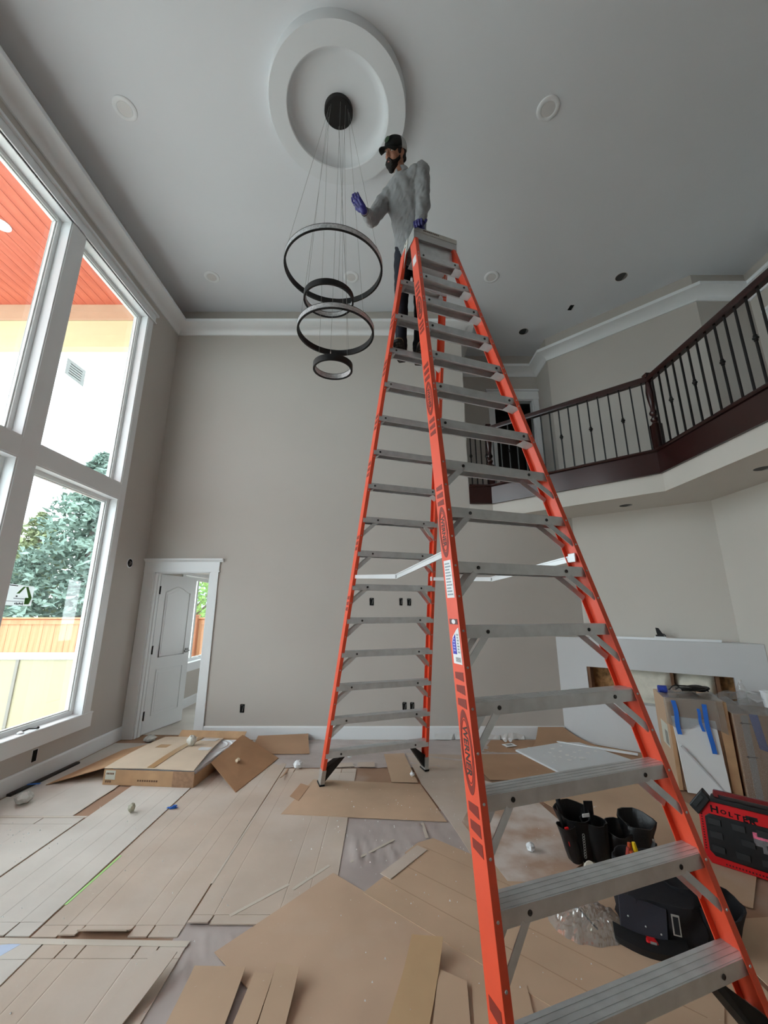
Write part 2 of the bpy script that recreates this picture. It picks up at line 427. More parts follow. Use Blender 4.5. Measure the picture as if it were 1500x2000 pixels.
# the leaf, swung into the next room
DW = .725; ang = math.atan2(.97, .225)
leafM = T(DX0 + .03, .115, .012) @ rotz(ang)
leaf = MB(); leaf.bx(0, DW, 0, .036, 0, 2.015, leafM); leaf = leaf.build('door_leaf', TRIM, e, bevel=.002)
def moulding(pts, name):
    # raised bead on the face that looks into the room (local -y)
    m = MB(); k = len(pts)
    m.tube([leafM @ Vector((p[0], -.001, p[1])) for p in pts], .009, 6, closed=True)
    inner = [leafM @ Vector((p[0], -.004, p[1])) for p in pts]
    m.build(name, TRIM, leaf, smooth=True)
x0, x1 = .12, DW - .12
arch = [(x0, .92), (x1, .92), (x1, 1.78)] + [(x1 - (x1 - x0) * t, 1.78 + .075 * math.sin(math.pi * t) ** 1.6) for t in [i / 14 for i in range(1, 14)]] + [(x0, 1.78)]
moulding(arch, 'panel_bead'); moulding([(x0, .20), (x1, .20), (x1, .76), (x0, .76)], 'panel_bead')
ins = .035
m = MB(); m.prism([(p[0] + (ins if p[0] < DW / 2 - .02 else -ins if p[0] > DW / 2 + .02 else 0), p[1] + (ins if p[1] < 1 else -ins)) for p in arch], -.004, 0, M=leafM @ frame((0, 0, 0), (1, 0, 0), (0, 0, 1), (0, 1, 0))); m.build('raised_panel', TRIM, leaf, bevel=.003)
m = MB(); m.bx(x0 + ins, x1 - ins, -.004, 0, .20 + ins, .76 - ins, leafM); m.build('raised_panel', TRIM, leaf, bevel=.003)
for z in (.22, 1.02, 1.80):
    m = MB(); m.bx(-.012, .012, -.006, .03, z - .05, z + .05, leafM); m.tube([leafM @ Vector((0, -.008, z - .055)), leafM @ Vector((0, -.008, z + .055))], .007, 8)
    m.build('hinge', pm('dark_nickel', (60, 60, 60), .4, metal=.8), e)
m = MB(); m.bx(DW - .095, DW - .035, -.008, 0, .93, .99, leafM); m.tube([leafM @ Vector(p) for p in ((DW - .065, -.008, .96), (DW - .065, -.05, .96), (DW - .10, -.056, .96), (DW - .17, -.056, .96))], .009, 8)
m.tube([leafM @ Vector(p) for p in ((DW - .065, .036, .96), (DW - .065, .085, .96), (DW - .15, .09, .96))], .009, 8)
m.build('door_handle', pm('nickel', (120, 120, 118), .3, metal=.9), leaf, smooth=True)

# ---- the room beyond door 1
mb = MB(); NW = (6.55, 7.95, .68, 2.12)
mb.bx(XL - .16, XL, YB + .16, NW[0], 0, 2.8); mb.bx(XL - .16, XL, NW[1], 9, 0, 2.8); mb.bx(XL - .16, XL, NW[0], NW[1], 0, NW[2]); mb.bx(XL - .16, XL, NW[0], NW[1], NW[3], 2.8)
struct(mb.build('wall_next_left', WALL))
struct(MB().bx(XL - .16, -.8, 8.9, 9.0, 0, 2.8).build('wall_next_back', WALL))
mb = MB(); mb.bx(-.9, -.8, YB + .16, 7.3, 0, 2.8); mb.bx(-.9, -.8, 8.3, 9.0, 0, 2.8); mb.bx(-.9, -.8, 7.3, 8.3, 0, 1.0); mb.bx(-.9, -.8, 7.3, 8.3, 2.1, 2.8)  # unseen opening in this wall, added to light the door leaf
struct(mb.build('wall_next_right', WALL))
struct(MB().bx(XL - .16, -.8, YB + .16, 9.0, 2.8, 2.9).build('ceiling_next', CEIL))
window(*NW, mid=True)
e = sempty('trim_3', (XL, 0, 0))
board('side_casing', NW[0] - .1, NW[0], NW[2], NW[3], parent=e); board('side_casing', NW[1], NW[1] + .1, NW[2], NW[3], parent=e); board('head_casing', NW[0] - .12, NW[1] + .12, NW[3], NW[3] + .12, parent=e); board('apron', NW[0] - .12, NW[1] + .12, NW[2] - .12, NW[2], parent=e)
mb = MB(); sweep(mb, [(XL, YB + .16), (XL, 8.9)], bp); struct(mb.build('baseboard_next', TRIM))
m = MB()
import random as _r
m.bx(XL + .02, -1.0, YB + .17, 8.85, .001, .004); tag(m.build('paper_cover', CARDL), 'pale floor paper in the next room seen through the doorway', 'floor paper')

# ---- door 2 upstairs, open onto a dark room
e = sempty('door_2', (0, 6.57, 3.25))
for x in (1.905, 2.73): MB().bx(x, x + .095, -.02, 0, 0, 2.04).build('side_casing', TRIM, e, bevel=.002)
m = MB(); m.bx(1.885, 2.835, -.024, 0, 2.04, 2.20); m.bx(1.87, 2.838, -.045, 0, 2.20, 2.235); m.build('head_casing', TRIM, e, bevel=.002)
m = MB(); m.bx(2.0, 2.018, 0, .12, 0, 2.04); m.bx(2.712, 2.73, 0, .12, 0, 2.04); m.bx(2.0, 2.73, 0, .12, 2.022, 2.04); m.build('door_jamb', TRIM, e)
# ---- door 3 upstairs on the right hand wall (only its casing shows at the frame edge)
e = sempty('door_3', (5.14, 0, 3.25))
MB().bx(-.02, 0, 4.42, 4.52, 0, 2.04).build('side_casing', TRIM, e, bevel=.002); MB().bx(-.02, 0, 3.52, 3.62, 0, 2.04).build('side_casing', TRIM, e, bevel=.002)
m = MB(); m.bx(-.024, 0, 3.50, 4.54, 2.04, 2.19); m.bx(-.045, 0, 3.48, 4.56, 2.19, 2.23); m.build('head_casing', TRIM, e, bevel=.002)
MB().bx(-.008, 0, 3.62, 4.42, .01, 2.03).build('door_leaf', TRIM, e)

# ---- fireplace surround under the balcony
FM = frame((2.24, YB, 0), (.8, -.6, 0), (.6, .8, 0), (0, 0, 1))
fp = thing('fireplace_surround', 'unfinished grey corner fireplace surround with open cavity full of insulation', 'fireplace', (2.24, YB, 0))
fp.rotation_euler = (0, 0, math.atan2(-.6, .8))
SUR = pm('surround_paint', (206, 208, 210), .7, var=.02, vs=1.5, bump=.02, bs=160)
FW = 1.98; fd = .232
m = MB(); m.prism([(0, 0), (.33, 0), (.33, fd), (.312, fd)], 0, 1.21); m.prism([(1.72, 0), (2.005, 0), (1.83, fd), (1.72, fd)], 0, 1.21); m.bx(.33, 1.72, 0, fd, 0, .50); m.bx(.33, 1.72, 0, fd, .87, 1.21); m.build('body', SUR, fp)
m = MB(); m.bx(.33, 1.72, .2, .225, .50, .87); m.build('back_board', pm('osb', (150, 112, 74), .9, var=.5, vs=22, bump=.3, bs=30), fp)
m = MB(); m.bx(.33, .365, .012, .2, .50, .87); m.build('stud', pm('stud_wood', (120, 88, 66), .8, var=.2, vs=6), fp)
m = MB(); m.bx(1.17, 1.20, .06, .2, .50, .87); m.build('stud', pm('stud_wood', (120, 88, 66)), fp)
INS = pm('glass_wool', (224, 221, 208), .95, var=.12, vs=9, bump=.6, bs=22)
def fluff(x0, x1, z0, z1, y, seed):
    m = MB(); nx, nz = 14, 8; vs = []; fs = []
    for i in range(nx + 1):
        for j in range(nz + 1):
            x = x0 + (x1 - x0) * i / nx; z = z0 + (z1 - z0) * j / nz
            ed = min(i, nx - i, j, nz - j) / 2.0
            vs.append((x, y + .07 - .07 * min(1, ed) + .035 * noise.noise(Vector((x * 7 + seed, z * 9, seed))), z))
    for i in range(nx):
        for j in range(nz):
            a = i * (nz + 1) + j; fs.append((a, a + 1, a + nz + 2, a + nz + 1))
    m.add(vs, fs); return m.build('insulation_batt', INS, fp, smooth=True, angle=80)
fluff(.72, 1.165, .50, .865, .09, 1); fluff(1.205, 1.56, .50, .86, .09, 5); fluff(.62, .74, .50, .66, .11, 9)
m = MB(); m.bx(1.565, 1.60, .08, .2, .5, .87); m.build('stud', pm('stud_wood', (120, 88, 66)), fp)
m = MB(); m.bx(.40, 1.68, .03, .14, 1.211, 1.232, FM); m.bx(.40, 1.68, .03, .034, 1.232, 1.238, FM)
tag(m.build('mantel_board', TRIM, bevel=.002), 'thin white board lying along the top of the fireplace surround', 'board')
e = thing('wall_bracket', 'small black bracket standing on the fireplace top board', 'bracket', FM @ Vector((1.13, .085, 1.2385)), math.atan2(-.6, .8))
m = MB(); m.bx(-.05, .06, -.03, .03, 0, .012); m.build('base_plate', TRIM, e)
m = MB(); m.hexa([(-.02, -.01, .012), (.05, -.01, .012), (.05, .01, .012), (-.02, .01, .012), (-.03, -.01, .11), (.0, -.01, .105), (.0, .01, .105), (-.03, .01, .11)]); m.tube([(0, 0, .05), (.05, -.01, .035), (.06, -.02, .012)], .007, 6); m.bx(-.035, -.0, -.014, .014, .012, .03); m.build('arm', BLACK, e)

# ---- wall boxes (rough openings for sockets and switches; dark plates paint their inner shade)
def wallbox(x, z, w, h, label, dark=BLACK, group=None):
    e = thing('wall_box', label, 'electrical box', (x, YB, z))
    m = MB(); m.bx(-w / 2, w / 2, -.003, .0, -h / 2, h / 2)
    m.prism([(-w / 2 - .004, h / 2 - .012), (-w / 2 + .012, h / 2 + .006), (w / 2 + .004, h / 2), (w / 2 - .002, -h / 2 - .006), (-w / 2 + .004, -h / 2)], -.0015, 0, M=frame((0, 0, 0), (1, 0, 0), (0, 0, 1), (0, -1, 0)))
    m.build('cavity', DARK, e)
    m = MB(); m.bar((w * .1, -.004, -h * .35), (w * .3, -.004, h * .3), .006, .003, (1, 0, 0)); m.bar((-w * .3, -.004, h * .38), (w * .2, -.004, h * .42), .005, .003, (0, 0, 1)); m.build('wire', pm('wire_grey', (120, 120, 118), .5), e)
wallbox(-.164, 1.655, .055, .095, 'empty switch box high on the back wall, leftmost of three')
wallbox(.225, 1.655, .04, .095, 'empty switch box high on the back wall, middle of three')
wallbox(.334, 1.65, .05, .09, 'empty switch box high on the back wall, rightmost of three')
wallbox(-1.778, .35, .055, .095, 'empty socket box low on the back wall near the door')
wallbox(.257, .372, .05, .095, 'empty socket box low on the back wall, left one of the pair')
wallbox(.353, .372, .05, .095, 'empty socket box low on the back wall, right one of the pair')
e = thing('wall_box', 'round opening with loose wires on the window wall', 'electrical box', (XL, 5.08, 2.13))
RM = frame((0, 0, 0), (0, 1, 0), (0, 0, 1), (1, 0, 0))
m = MB(); m.lathe([(.062, 0), (.062, .004), (.05, .006), (.05, .003)], 20, RM, closed=True); m.build('rim', GALV, e)
m = MB(); m.lathe([(.05, .0), (.05, .003), (0, .003)], 20, RM); m.build('cavity', DARK, e)
m = MB()
for k in range(4): m.tube([(.004, .02 * math.cos(k * 1.7), .02 * math.sin(k * 1.7)), (.02, .01 * math.cos(k * 2), .015 * math.sin(k + 1)), (.012, .03 * math.cos(k + 2), .03 * math.sin(k * 2.2))], .004, 5)
m.build('wire', pm('wire_grey', (120, 120, 118)), e)
e = thing('wall_box', 'empty socket box low under the window apron', 'electrical box', (XL, 4.12, .235))
m = MB(); m.bx(0, .003, -.028, .028, -.05, .05); m.build('cavity', DARK, e)
m = MB(); m.bx(0, .005, -.034, -.028, -.055, .055); m.bx(0, .005, .028, .034, -.055, .055); m.bx(0, .005, -.028, .028, .05, .055); m.build('rim', GALV, e)

# ---- ceiling medallion, downlights, soffit cans
MC = (-.433, 2.745)
m = MB(); m.lathe([(.645, ZC), (.642, 6.105), (.635, 6.09), (.477, 6.09), (.467, 6.097), (.46, 6.125), (.445, 6.16), (.413, 6.185), (.37, 6.192), (0, 6.193), (0, ZC)], 96, T(MC[0], MC[1], 0))
tag(m.build('ceiling_medallion', pm('medallion_paint', (222, 226, 230), .7, var=.01), smooth=True, angle=35), 'large round stepped plaster medallion on the ceiling', 'medallion')
LENS = pm('downlight_lens', (222, 222, 222), .25, var=.02)
def downlight(x, y, label, z=ZC, up=True):
    e = thing('downlight', label, 'ceiling light', (x, y, z), 0, 'white recessed downlights in the ceiling')
    m = MB(); m.lathe([(.105, 0), (.105, -.006), (.098, -.012), (.07, -.014), (.064, -.010), (.06, 0)], 32); m.build('trim_ring', TRIM, e, smooth=True)
    m = MB(); m.lathe([(.064, -.011), (.058, -.003), (.03, -.001), (0, -.001), (0, 0), (.064, 0)], 32); m.build('lens', LENS, e, smooth=True)
downlight(-2.475, 2.758, 'white ceiling downlight above the tall windows, nearest the camera')
downlight(1.567, 2.758, 'white ceiling downlight right of the medallion, nearest the camera')
downlight(-2.475, 4.732, 'white ceiling downlight by the back left corner')
downlight(-0.471, 4.732, 'white ceiling downlight seen through the largest chandelier ring')
downlight(1.547, 4.732, 'white ceiling downlight right of the ladder top')
def can(x, y, z, label, r=.075, grp='open downlight holes without trims'):
    e = thing('downlight_hole', label, 'light hole', (x, y, z), 0, grp)
    m = MB(); m.lathe([(r + .006, 0), (r + .006, -.002), (r, -.002), (r, 0)], 28, closed=True); m.build('rim', SOFF, e)
    m = MB(); m.lathe([(r, -.001), (0, -.0015), (0, 0), (r, 0)], 28); m.build('opening', pm('can_shade', (58, 58, 58), .6), e)  # flat dark disc paints the shaded depth of the hole
    m = MB(); m.prism([(r * .98 * math.cos(t), r * .98 * math.sin(t)) for t in [R_(-60 + 12 * i) for i in range(11)]], -.0025, -.0012); m.build('can_wall', pm('can_metal', (130, 132, 132), .4, metal=.4), e)
can(3.413, 4.732, ZC, 'open dark downlight hole in the ceiling nearest the balcony rail')
can(2.402, 5.887, ZC, 'open dark downlight hole in the ceiling near the upstairs door')
can(2.98, 4.73, 2.8, 'open downlight hole in the soffit under the balcony', .07)
can(3.45, 3.41, 2.8, 'open downlight hole in the soffit at the right frame edge', .07)
e = thing('ceiling_box', 'small square empty electrical box in the ceiling', 'electrical box', (2.959, 5.330, ZC))
m = MB(); m.bx(-.03, .03, -.055, .055, -.002, 0); m.build('cavity', DARK, e)
m = MB(); m.bx(.03, .036, -.06, .06, -.004, 0); m.bx(-.036, -.03, -.06, .06, -.004, 0); m.build('rim', GALV, e)

# ---- balcony railing
rail = thing('balcony_railing', 'dark mahogany balcony railing with black iron balusters', 'railing', (1.535, YB, 3.25))
off = Vector((-1.535, -YB, -3.25)); OM = T(*off)
def osweep(name, prof, pts=EDGEP, m=MAHOG, smooth=False):
    mb = MB(); sweep(mb, pts, prof); mb.v = [OM @ p for p in mb.v]; return mb.build(name, m, rail, smooth=smooth, angle=35)
osweep('fascia_board', [(0, 3.0), (.028, 3.0), (.028, 3.245), (0, 3.245)])
osweep('nosing', [(-.10, 3.25), (.045, 3.25), (.055, 3.262), (.05, 3.28), (-.10, 3.28)])
osweep('fascia_bead', [(.028, 3.0), (.036, 3.0), (.036, 3.02), (.028, 3.024)])
RP = offs(EDGEP, -.035)
osweep('handrail', [(-.03, 4.13), (.03, 4.13), (.036, 4.165), (.03, 4.195), (.012, 4.208), (-.012, 4.208), (-.03, 4.195), (-.036, 4.165)], [tuple(p) for p in RP], smooth=True)
bm_ = MB(); bm_.box((0, 0, .425), (.015, .015, .85)); bal0 = bm_.build('baluster', IRON, rail)
kn = MB(); kn.lathe([(.008, -.03), (.016, -.026), (.016, -.02), (.011, -.016), (.021, -.008), (.024, 0), (.021, .008), (.011, .016), (.016, .02), (.016, .026), (.008, .03)], 12)
kn0 = kn.build('knuckle', IRON, bal0, smooth=True); kn0.location = (0, 0, .46)
def newel(p):
    m = MB(); m.box((0, 0, .155), (.088, .088, .31)); m.lathe([(.044, .31), (.034, .33), (.028, .345), (.04, .36), (.044, .38), (.03, .40), (.026, .42), (.043, .44), (.045, .46), (.028, .49), (.026, .52), (.034, .58), (.043, .66), (.045, .72), (.036, .80), (.028, .86), (.036, .875), (.036, .90)], 20)
    o = m.build('newel_post', MAHOG, rail, smooth=True, angle=35, bevel=.0); o.location = (p[0] - 1.535, p[1] - YB, .03)
    m = MB(); m.box((0, 0, .925), (.08, .08, .06)); c = m.build('newel_cap', MAHOG, o, bevel=.006)
    return o
newel(RP[1] + Vector((-.0, .0))); newel(RP[2])
first = True
def run(a, b, n, k0, skip0=.6):
    global first
    for i in range(n):
        t = (i + skip0) / (n - 1 + 2 * skip0); p = a.lerp(b, t)
        if first: o = bal0; first = False; k = kn0
        else: o = copy_obj(bal0, rail); k = copy_obj(kn0, o) if (i + k0) % 3 == 0 else None
        d = (b - a).normalized(); o.rotation_euler = (0, 0, math.atan2(d.y, d.x)); o.location = (p.x - 1.535, p.y - YB, .03)
run(RP[0] + Vector((.02, 0)), RP[1], 4, 0); run(RP[1], RP[2], 17, 1)
q = Vector((RP[2].x, 1.9)); run(RP[2], q, 20, 1)
# ================================================================ the ladder
LX, LY, LTH = .405, 2.891, R_(19.63)
LR = Matrix.Translation((LX, LY, 0)) @ rotz(LTH)
ladder = thing('step_ladder', 'tall orange fibreglass double sided step ladder with aluminium steps', 'ladder', (LX, LY, 0.012), LTH)
SP = .2938; HT = 4.66
def yF(z): return -(1.4126 - .2793 * z)
def wF(z): return .5187 - .0766 * z
def yB(z): return 1.4126 - .2928 * z
def wB(z): return .5021 - .0685 * z
WEB, FL, TH = .10, .031, .005
def rail_mesh(side, sg):
    prof = [(0, 0), (FL, 0), (FL, WEB), (0, WEB), (0, WEB - TH), (FL - TH, WEB - TH), (FL - TH, TH), (0, TH)]
    secs = []
    for z in (0.035, 1.2, 2.4, 3.6, HT):
        w = wF(z) if side == 'F' else wB(z); y = yF(z) if side == 'F' else yB(z)
        if side == 'F': secs.append([(sg * (w + a), y + b, z) for a, b in prof])
        else: secs.append([(sg * (w + a), y + b, z) for a, b in prof])
    m = MB(); m.loft(secs); return m
RAIL = {}
for side in 'FB':
    for sg in (-1, 1):
        RAIL[side, sg] = rail_mesh(side, sg).build('rail', ORANGE, ladder, bevel=.0015)
        # rivets along the flange that faces the camera side
        m = MB()
        for k in range(1, 16):
            for dz in (0, -.145 if k < 9 else -.05):
                z = k * SP + dz - .02
                if z < .15: continue
                w = wF(z) if side == 'F' else wB(z); y = yF(z) if side == 'F' else yB(z)
                M = frame((sg * (w + FL * .5), y, z), (1, 0, 0), (0, 0, 1), (0, -1, 0))
                m.lathe([(.0055, 0), (.005, .002), (.003, .0032), (0, .0036)], 8, M)
        m.build('rivet', ALU, RAIL[side, sg], smooth=True)['kind'] = 'stuff'
def step(side, k):
    z = k * SP
    w = (wF(z) if side == 'F' else wB(z)) + FL - TH; y = yF(z) if side == 'F' else yB(z)
    D = .092; h = .052; t = .003; y0 = y + .004
    m = MB()
    m.bx(-w, w, y0, y0 + D, z - t, z); m.bx(-w, w, y0, y0 + t, z - h, z - t); m.bx(-w, w, y0 + D - t, y0 + D, z - h, z - t)
    m.bx(-w, w, y0 + t, y0 + .012, z - h, z - h + t); m.bx(-w, w, y0 + D - .012, y0 + D - t, z - h, z - h + t)
    for i in range(4):
        yy = y0 + .006 + i * .0225; m.bx(-w, w, yy, yy + .015, z, z + .0012)
    o = m.build('step', ALUB, ladder)
    # bolts through the front lip
    m = MB()
    for sg in (-1, 1):
        M = frame((sg * (w - .14 if k < 9 else w - .06), y0, z - .026), (1, 0, 0), (0, 0, 1), (0, -1, 0)); m.lathe([(.009, 0), (.009, .003), (.005, .004), (.004, .002), (0, .002)], 10, M)
    m.build('bolt', pm('bolt_steel', (70, 70, 70), .4, metal=.7), o, smooth=True)
    return o, w, y0, D, h
for side in 'FB':
    for k in range(1, 16):
        z = k * SP
        o, w, y0, D, h = step(side, k)
        if 2 <= k <= 8:
            for sg in (-1, 1):
                zb = z - .165; w2 = (wF(zb) if side == 'F' else wB(zb)); yb = (yF(zb) if side == 'F' else yB(zb))
                m = MB()
                m.bar((sg * (w - .135), y0 + .006, z - h + .012), (sg * (w2 + .012), yb + .012, zb), .03, .003, (1, 0, sg))
                m.build('brace', ALUB, ladder)
                m = MB()
                m.bar((sg * (w - .135), y0 + D - .006, z - h + .012), (sg * (w2 + .012), yb + WEB - .012, zb), .03, .003, (1, 0, sg))
                m.build('brace', ALUB, ladder)
        elif k > 8:
            for sg in (-1, 1):
                zb = z - .085; w2 = (wF(zb) if side == 'F' else wB(zb)) + FL - TH; yb = (yF(zb) if side == 'F' else yB(zb))
                m = MB()
                m.hexa([(sg * (w2 - .003), yb + .008, zb), (sg * (w2), yb + .008, zb), (sg * w2, yb + WEB - .01, zb), (sg * (w2 - .003), yb + WEB - .01, zb),
                        (sg * (w - .058), y0 + .004, z - h), (sg * (w - .05), y0 + .004, z - h), (sg * (w - .05), y0 + D - .004, z - h), (sg * (w - .058), y0 + D - .004, z - h)])
                m.build('gusset', ALUB, ladder)
# feet: aluminium shoe, rubber pad and black corner bracket
for side in 'FB':
    for sg in (-1, 1):
        fw, fy = (wF, yF) if side == 'F' else (wB, yB)
        m = MB(); secs = []
        for z in (.006, .135): secs.append([(sg * (fw(z) + a), fy(z) + b, z) for a, b in ((-.004, -.004), (FL + .004, -.004), (FL + .004, WEB + .004), (-.004, WEB + .004))])
        m.loft(secs); sh = m.build('foot_shoe', ALU, ladder, bevel=.002)
        m = MB(); m.bx(sg * (fw(0) - .008), sg * (fw(0) + FL + .01), fy(0) - .012, fy(0) + WEB + .01, .0, .014); m.build('rubber_pad', BLACK, sh, bevel=.003)
        m = MB(); z1 = SP - .04; w1 = fw(SP) - .13
        m.add([(sg * w1, fy(SP) + .01, z1), (sg * (w1 - .035), fy(SP) + .01, z1), (sg * (fw(.05) - .002), fy(.05) + .01, .03), (sg * (fw(.12)), fy(.12) + .01, .15), (sg * (fw(.2)), fy(.2) + .01, z1),
               (sg * w1, fy(SP) + .085, z1), (sg * (w1 - .035), fy(SP) + .085, z1), (sg * (fw(.05) - .002), fy(.05) + .09, .03), (sg * (fw(.12)), fy(.12) + .09, .15), (sg * (fw(.2)), fy(.2) + .085, z1)],
              [(0, 1, 2, 3), (5, 8, 7, 6), (1, 6, 7, 2), (0, 3, 8, 5), (0, 5, 6, 1), (2, 7, 8, 3)])
        m.build('foot_bracket', BLACK, ladder)
# top cap
capz = 4.625
m = MB(); x = .205
m.bx(-x, x, -.125, .155, 4.695, 4.715)
m.bx(-x, x, -.125, -.121, 4.60, 4.695); m.bx(-x, x, .151, .155, 4.60, 4.695)
m.bx(-x, -x + .004, -.125, .155, 4.60, 4.695); m.bx(x - .004, x, -.125, .155, 4.60, 4.695)
cap = m.build('top_cap', ALU, ladder, bevel=.003)
m = MB(); m.bx(-x - .002, x + .002, -.129, -.125, 4.672, 4.716)
m.build('front_plate', pm('cap_plate', (188, 187, 180), .4, var=.12, vs=20), cap)
for sg in (-1, 1):
    m = MB(); m.prism([(.0, 4.72), (.0, 4.66), (.115, 4.46), (.165, 4.46), (.075, 4.72)], 0, .004, M=frame((sg * (x + .002), 0, 0), (0, 1, 0), (0, 0, 1), (1 * sg, 0, 0)))
    m.build('side_plate', pm('cap_plate', (188, 187, 180)), cap)
    m = MB()
    for i in range(7):
        m.box((sg * (x + .0065), .04 + i * .0145, 4.70 - i * .034), (.001, .02 + .008 * (i % 2), .012))
    m.build('printed_marks', pm('plate_print', (90, 70, 60), .6), cap)
m = MB()
for i in range(9): m.box((-.11 + i * .017, -.1295, 4.70), (.012 if i % 3 else .016, .001, .010))
m.build('printed_marks', pm('plate_print', (90, 70, 60)), cap)
# box under the cap (pail tray web)
m = MB(); m.bx(-.17, .17, -.10, -.097, 4.50, 4.60); m.bx(-.17, .17, -.097, .10, 4.50, 4.503); m.build('cap_web', ALUB, cap)
# spreaders
for sg in (-1, 1):
    z = 1.82; pF = Vector((sg * (wF(z) + FL * .4), yF(z) + WEB, z)); pB = Vector((sg * (wB(z) + FL * .4), yB(z), z + .01)); pH = Vector((sg * (wB(z) - .005), -.09, z - .065))
    m = MB(); m.bar(pF + Vector((0, -.06, 0)), pH, .034, .008, (0, 0, 1)); m.bar(pF + Vector((0, -.06, .012)), pH + Vector((0, 0, .012)), .006, .016, (0, 0, 1)); s1 = m.build('spreader_bar', GALV, ladder)
    m = MB(); m.bar(pH, pB + Vector((0, .05, 0)), .03, .008, (0, 0, 1)); m.build('spreader_bar', GALV, ladder)
    m = MB(); m.box(pF + Vector((-sg * .01, -.05, .0)), (.012, .05, .05)); m.box(pB + Vector((-sg * .008, .03, 0)), (.012, .04, .04)); m.build('spreader_bracket', GALV, ladder, bevel=.003)
    m = MB(); m.lathe([(.011, -.012), (.011, .012)], 12, frame(pH, (0, 1, 0), (0, 0, 1), (1, 0, 0))); m.build('spreader_pivot', ALUB, ladder, smooth=True)
# printed bars, ovals and lettering on the outer web of the front left rail
def webpt(side, z, b, lift=.0006):
    fw, fy = (wF, yF) if side == 'F' else (wB, yB)
    return Vector((-(fw(z) + FL + lift), fy(z) + b, z))
def decal(side, polys, name, mat, lift=.0012):
    m = MB()
    for pts in polys:
        n = len(pts); vs = [webpt(side, z, b, 0) for z, b in pts] + [webpt(side, z, b, lift) for z, b in pts]
        m.add(vs, [list(range(n))[::-1], list(range(n, 2 * n))] + [(i, (i + 1) % n, n + (i + 1) % n, n + i) for i in range(n)])
    return m.build(name, mat, RAIL[side, -1])
def bars(side, k0, k1, n=3):
    z0, z1 = k0 * SP, k1 * SP; p = (z1 - z0) / n; out = []
    for i in range(n):
        a = z0 + i * p; hgt = p * .62
        out.append([(a, .016), (a + hgt * .75 + .012, .016), (a + hgt, .082), (a + .012 - .006, .082)])
    for q in out: decal(side, [q], 'printed_bar', ODARK)
def oval(side, k0, k1, word=True):
    zc = (k0 + k1) / 2 * SP; hz = (k1 - k0) / 2 * SP; n = 40
    def ring(r0, r1, b0, b1):
        m = MB(); vs = []
        for rz, rb, lf in ((r0, b0, 0), (r1, b1, 0), (r0, b0, .0012), (r1, b1, .0012)):
            for i in range(n):
                t = 2 * math.pi * i / n; vs.append(webpt(side, zc + rz * math.cos(t), .05 + rb * math.sin(t), lf))
        fs = []
        for i in range(n):
            j = (i + 1) % n; fs += [(2 * n + i, 2 * n + j, 3 * n + j, 3 * n + i), (i, 2 * n + i, 2 * n + j, j)[::-1], (n + i, 3 * n + i, 3 * n + j, n + j)]
        m.add(vs, fs); m.build('printed_oval', ODARK, RAIL[side, -1], fix=True)
    ring(hz, hz * .80, .042, .035); ring(hz * .76, hz * .73, .032, .0295)
    if word:
        v, f = text_geo('WERNER', 1.0, 0.0, .025)
        xs = [p.x for p in v]; ys = [p.y for p in v]; sx = 2 * hz * .60 / (max(xs) - min(xs)); sy = .036 / (max(ys) - min(ys)); yc = (max(ys) + min(ys)) / 2
        m = MB(); m.add([webpt(side, zc - p.x * sx, .05 - (p.y - yc) * sy, .0014) for p in v], f)
        m.build('lettering', pm('ladder_lettering', (60, 40, 36), .5), RAIL[side, -1], fix=False)
for a, b in ((.75, 1.35), (2.42, 2.95), (3.92, 4.42), (7.04, 7.5), (8.62, 9.1), (10.12, 10.7), (11.7, 12.15), (13.15, 13.75)): bars('F', a, b)
oval('F', 2.97, 3.9); oval('F', 6.08, 7.02); oval('F', 9.14, 10.08); oval('F', 12.2, 13.1)
for a, b in ((5.2, 5.7), (7.0, 7.5), (9.2, 9.7), (10.6, 11.1), (12.2, 12.7), (13.6, 14.1)): bars('B', a, b)
LW = pm('label_white', (226, 228, 230), .5); LT = pm('label_text', (150, 158, 164), .6); LB = pm('label_blue', (52, 50, 172), .5)
def rect(side, k0, k1, b0, b1): return [(k0 * SP, b0), (k1 * SP, b0), (k1 * SP, b1), (k0 * SP, b1)]
decal('F', [rect('F', 5.42, 6.03, .014, .082)], 'warning_label', LW)
decal('F', [rect('F', 5.46 + i * .05, 5.485 + i * .05, .022 + .006 * (i % 3), .074) for i in range(11)], 'label_print', LT, .002)
decal('F', [[(4.47 * SP, .012), (4.98 * SP, .012), (4.95 * SP, .03), (4.84 * SP, .07), (4.75 * SP, .082), (4.47 * SP, .082)]], 'rating_label', LW)
decal('F', [[(4.60 * SP, .046), (4.88 * SP, .046), (4.82 * SP, .066), (4.76 * SP, .078), (4.60 * SP, .078)]], 'blue_panel', LB, .002)
decal('F', [rect('F', 4.64 + i * .04, 4.662 + i * .04, .053, .071) for i in range(5)], 'label_print', pm('pale_blue_print', (150, 150, 220), .6), .0026)
decal('F', [rect('F', 4.50 + i * .009, 4.505 + i * .009, .02, .06) for i in range(7)], 'bar_code', pm('code_ink', (90, 92, 94), .6), .002)
decal('F', [rect('F', 4.62 + i * .04, 4.645 + i * .04, .02 + .003 * (i % 2), .036) for i in range(7)], 'label_print', LT, .002)
decal('F', [rect('F', 5.02, 5.10, .014, .084)], 'maker_badge', pm('badge_dark', (92, 60, 62), .5))
decal('F', [[(5.06 * SP + .010 * math.cos(t), .048 + .016 * math.sin(t)) for t in [2 * math.pi * i / 14 for i in range(14)]]], 'badge_oval', LW, .002)
decal('F', [rect('F', 14.55, 14.9, .02, .08)], 'warning_label', LW)

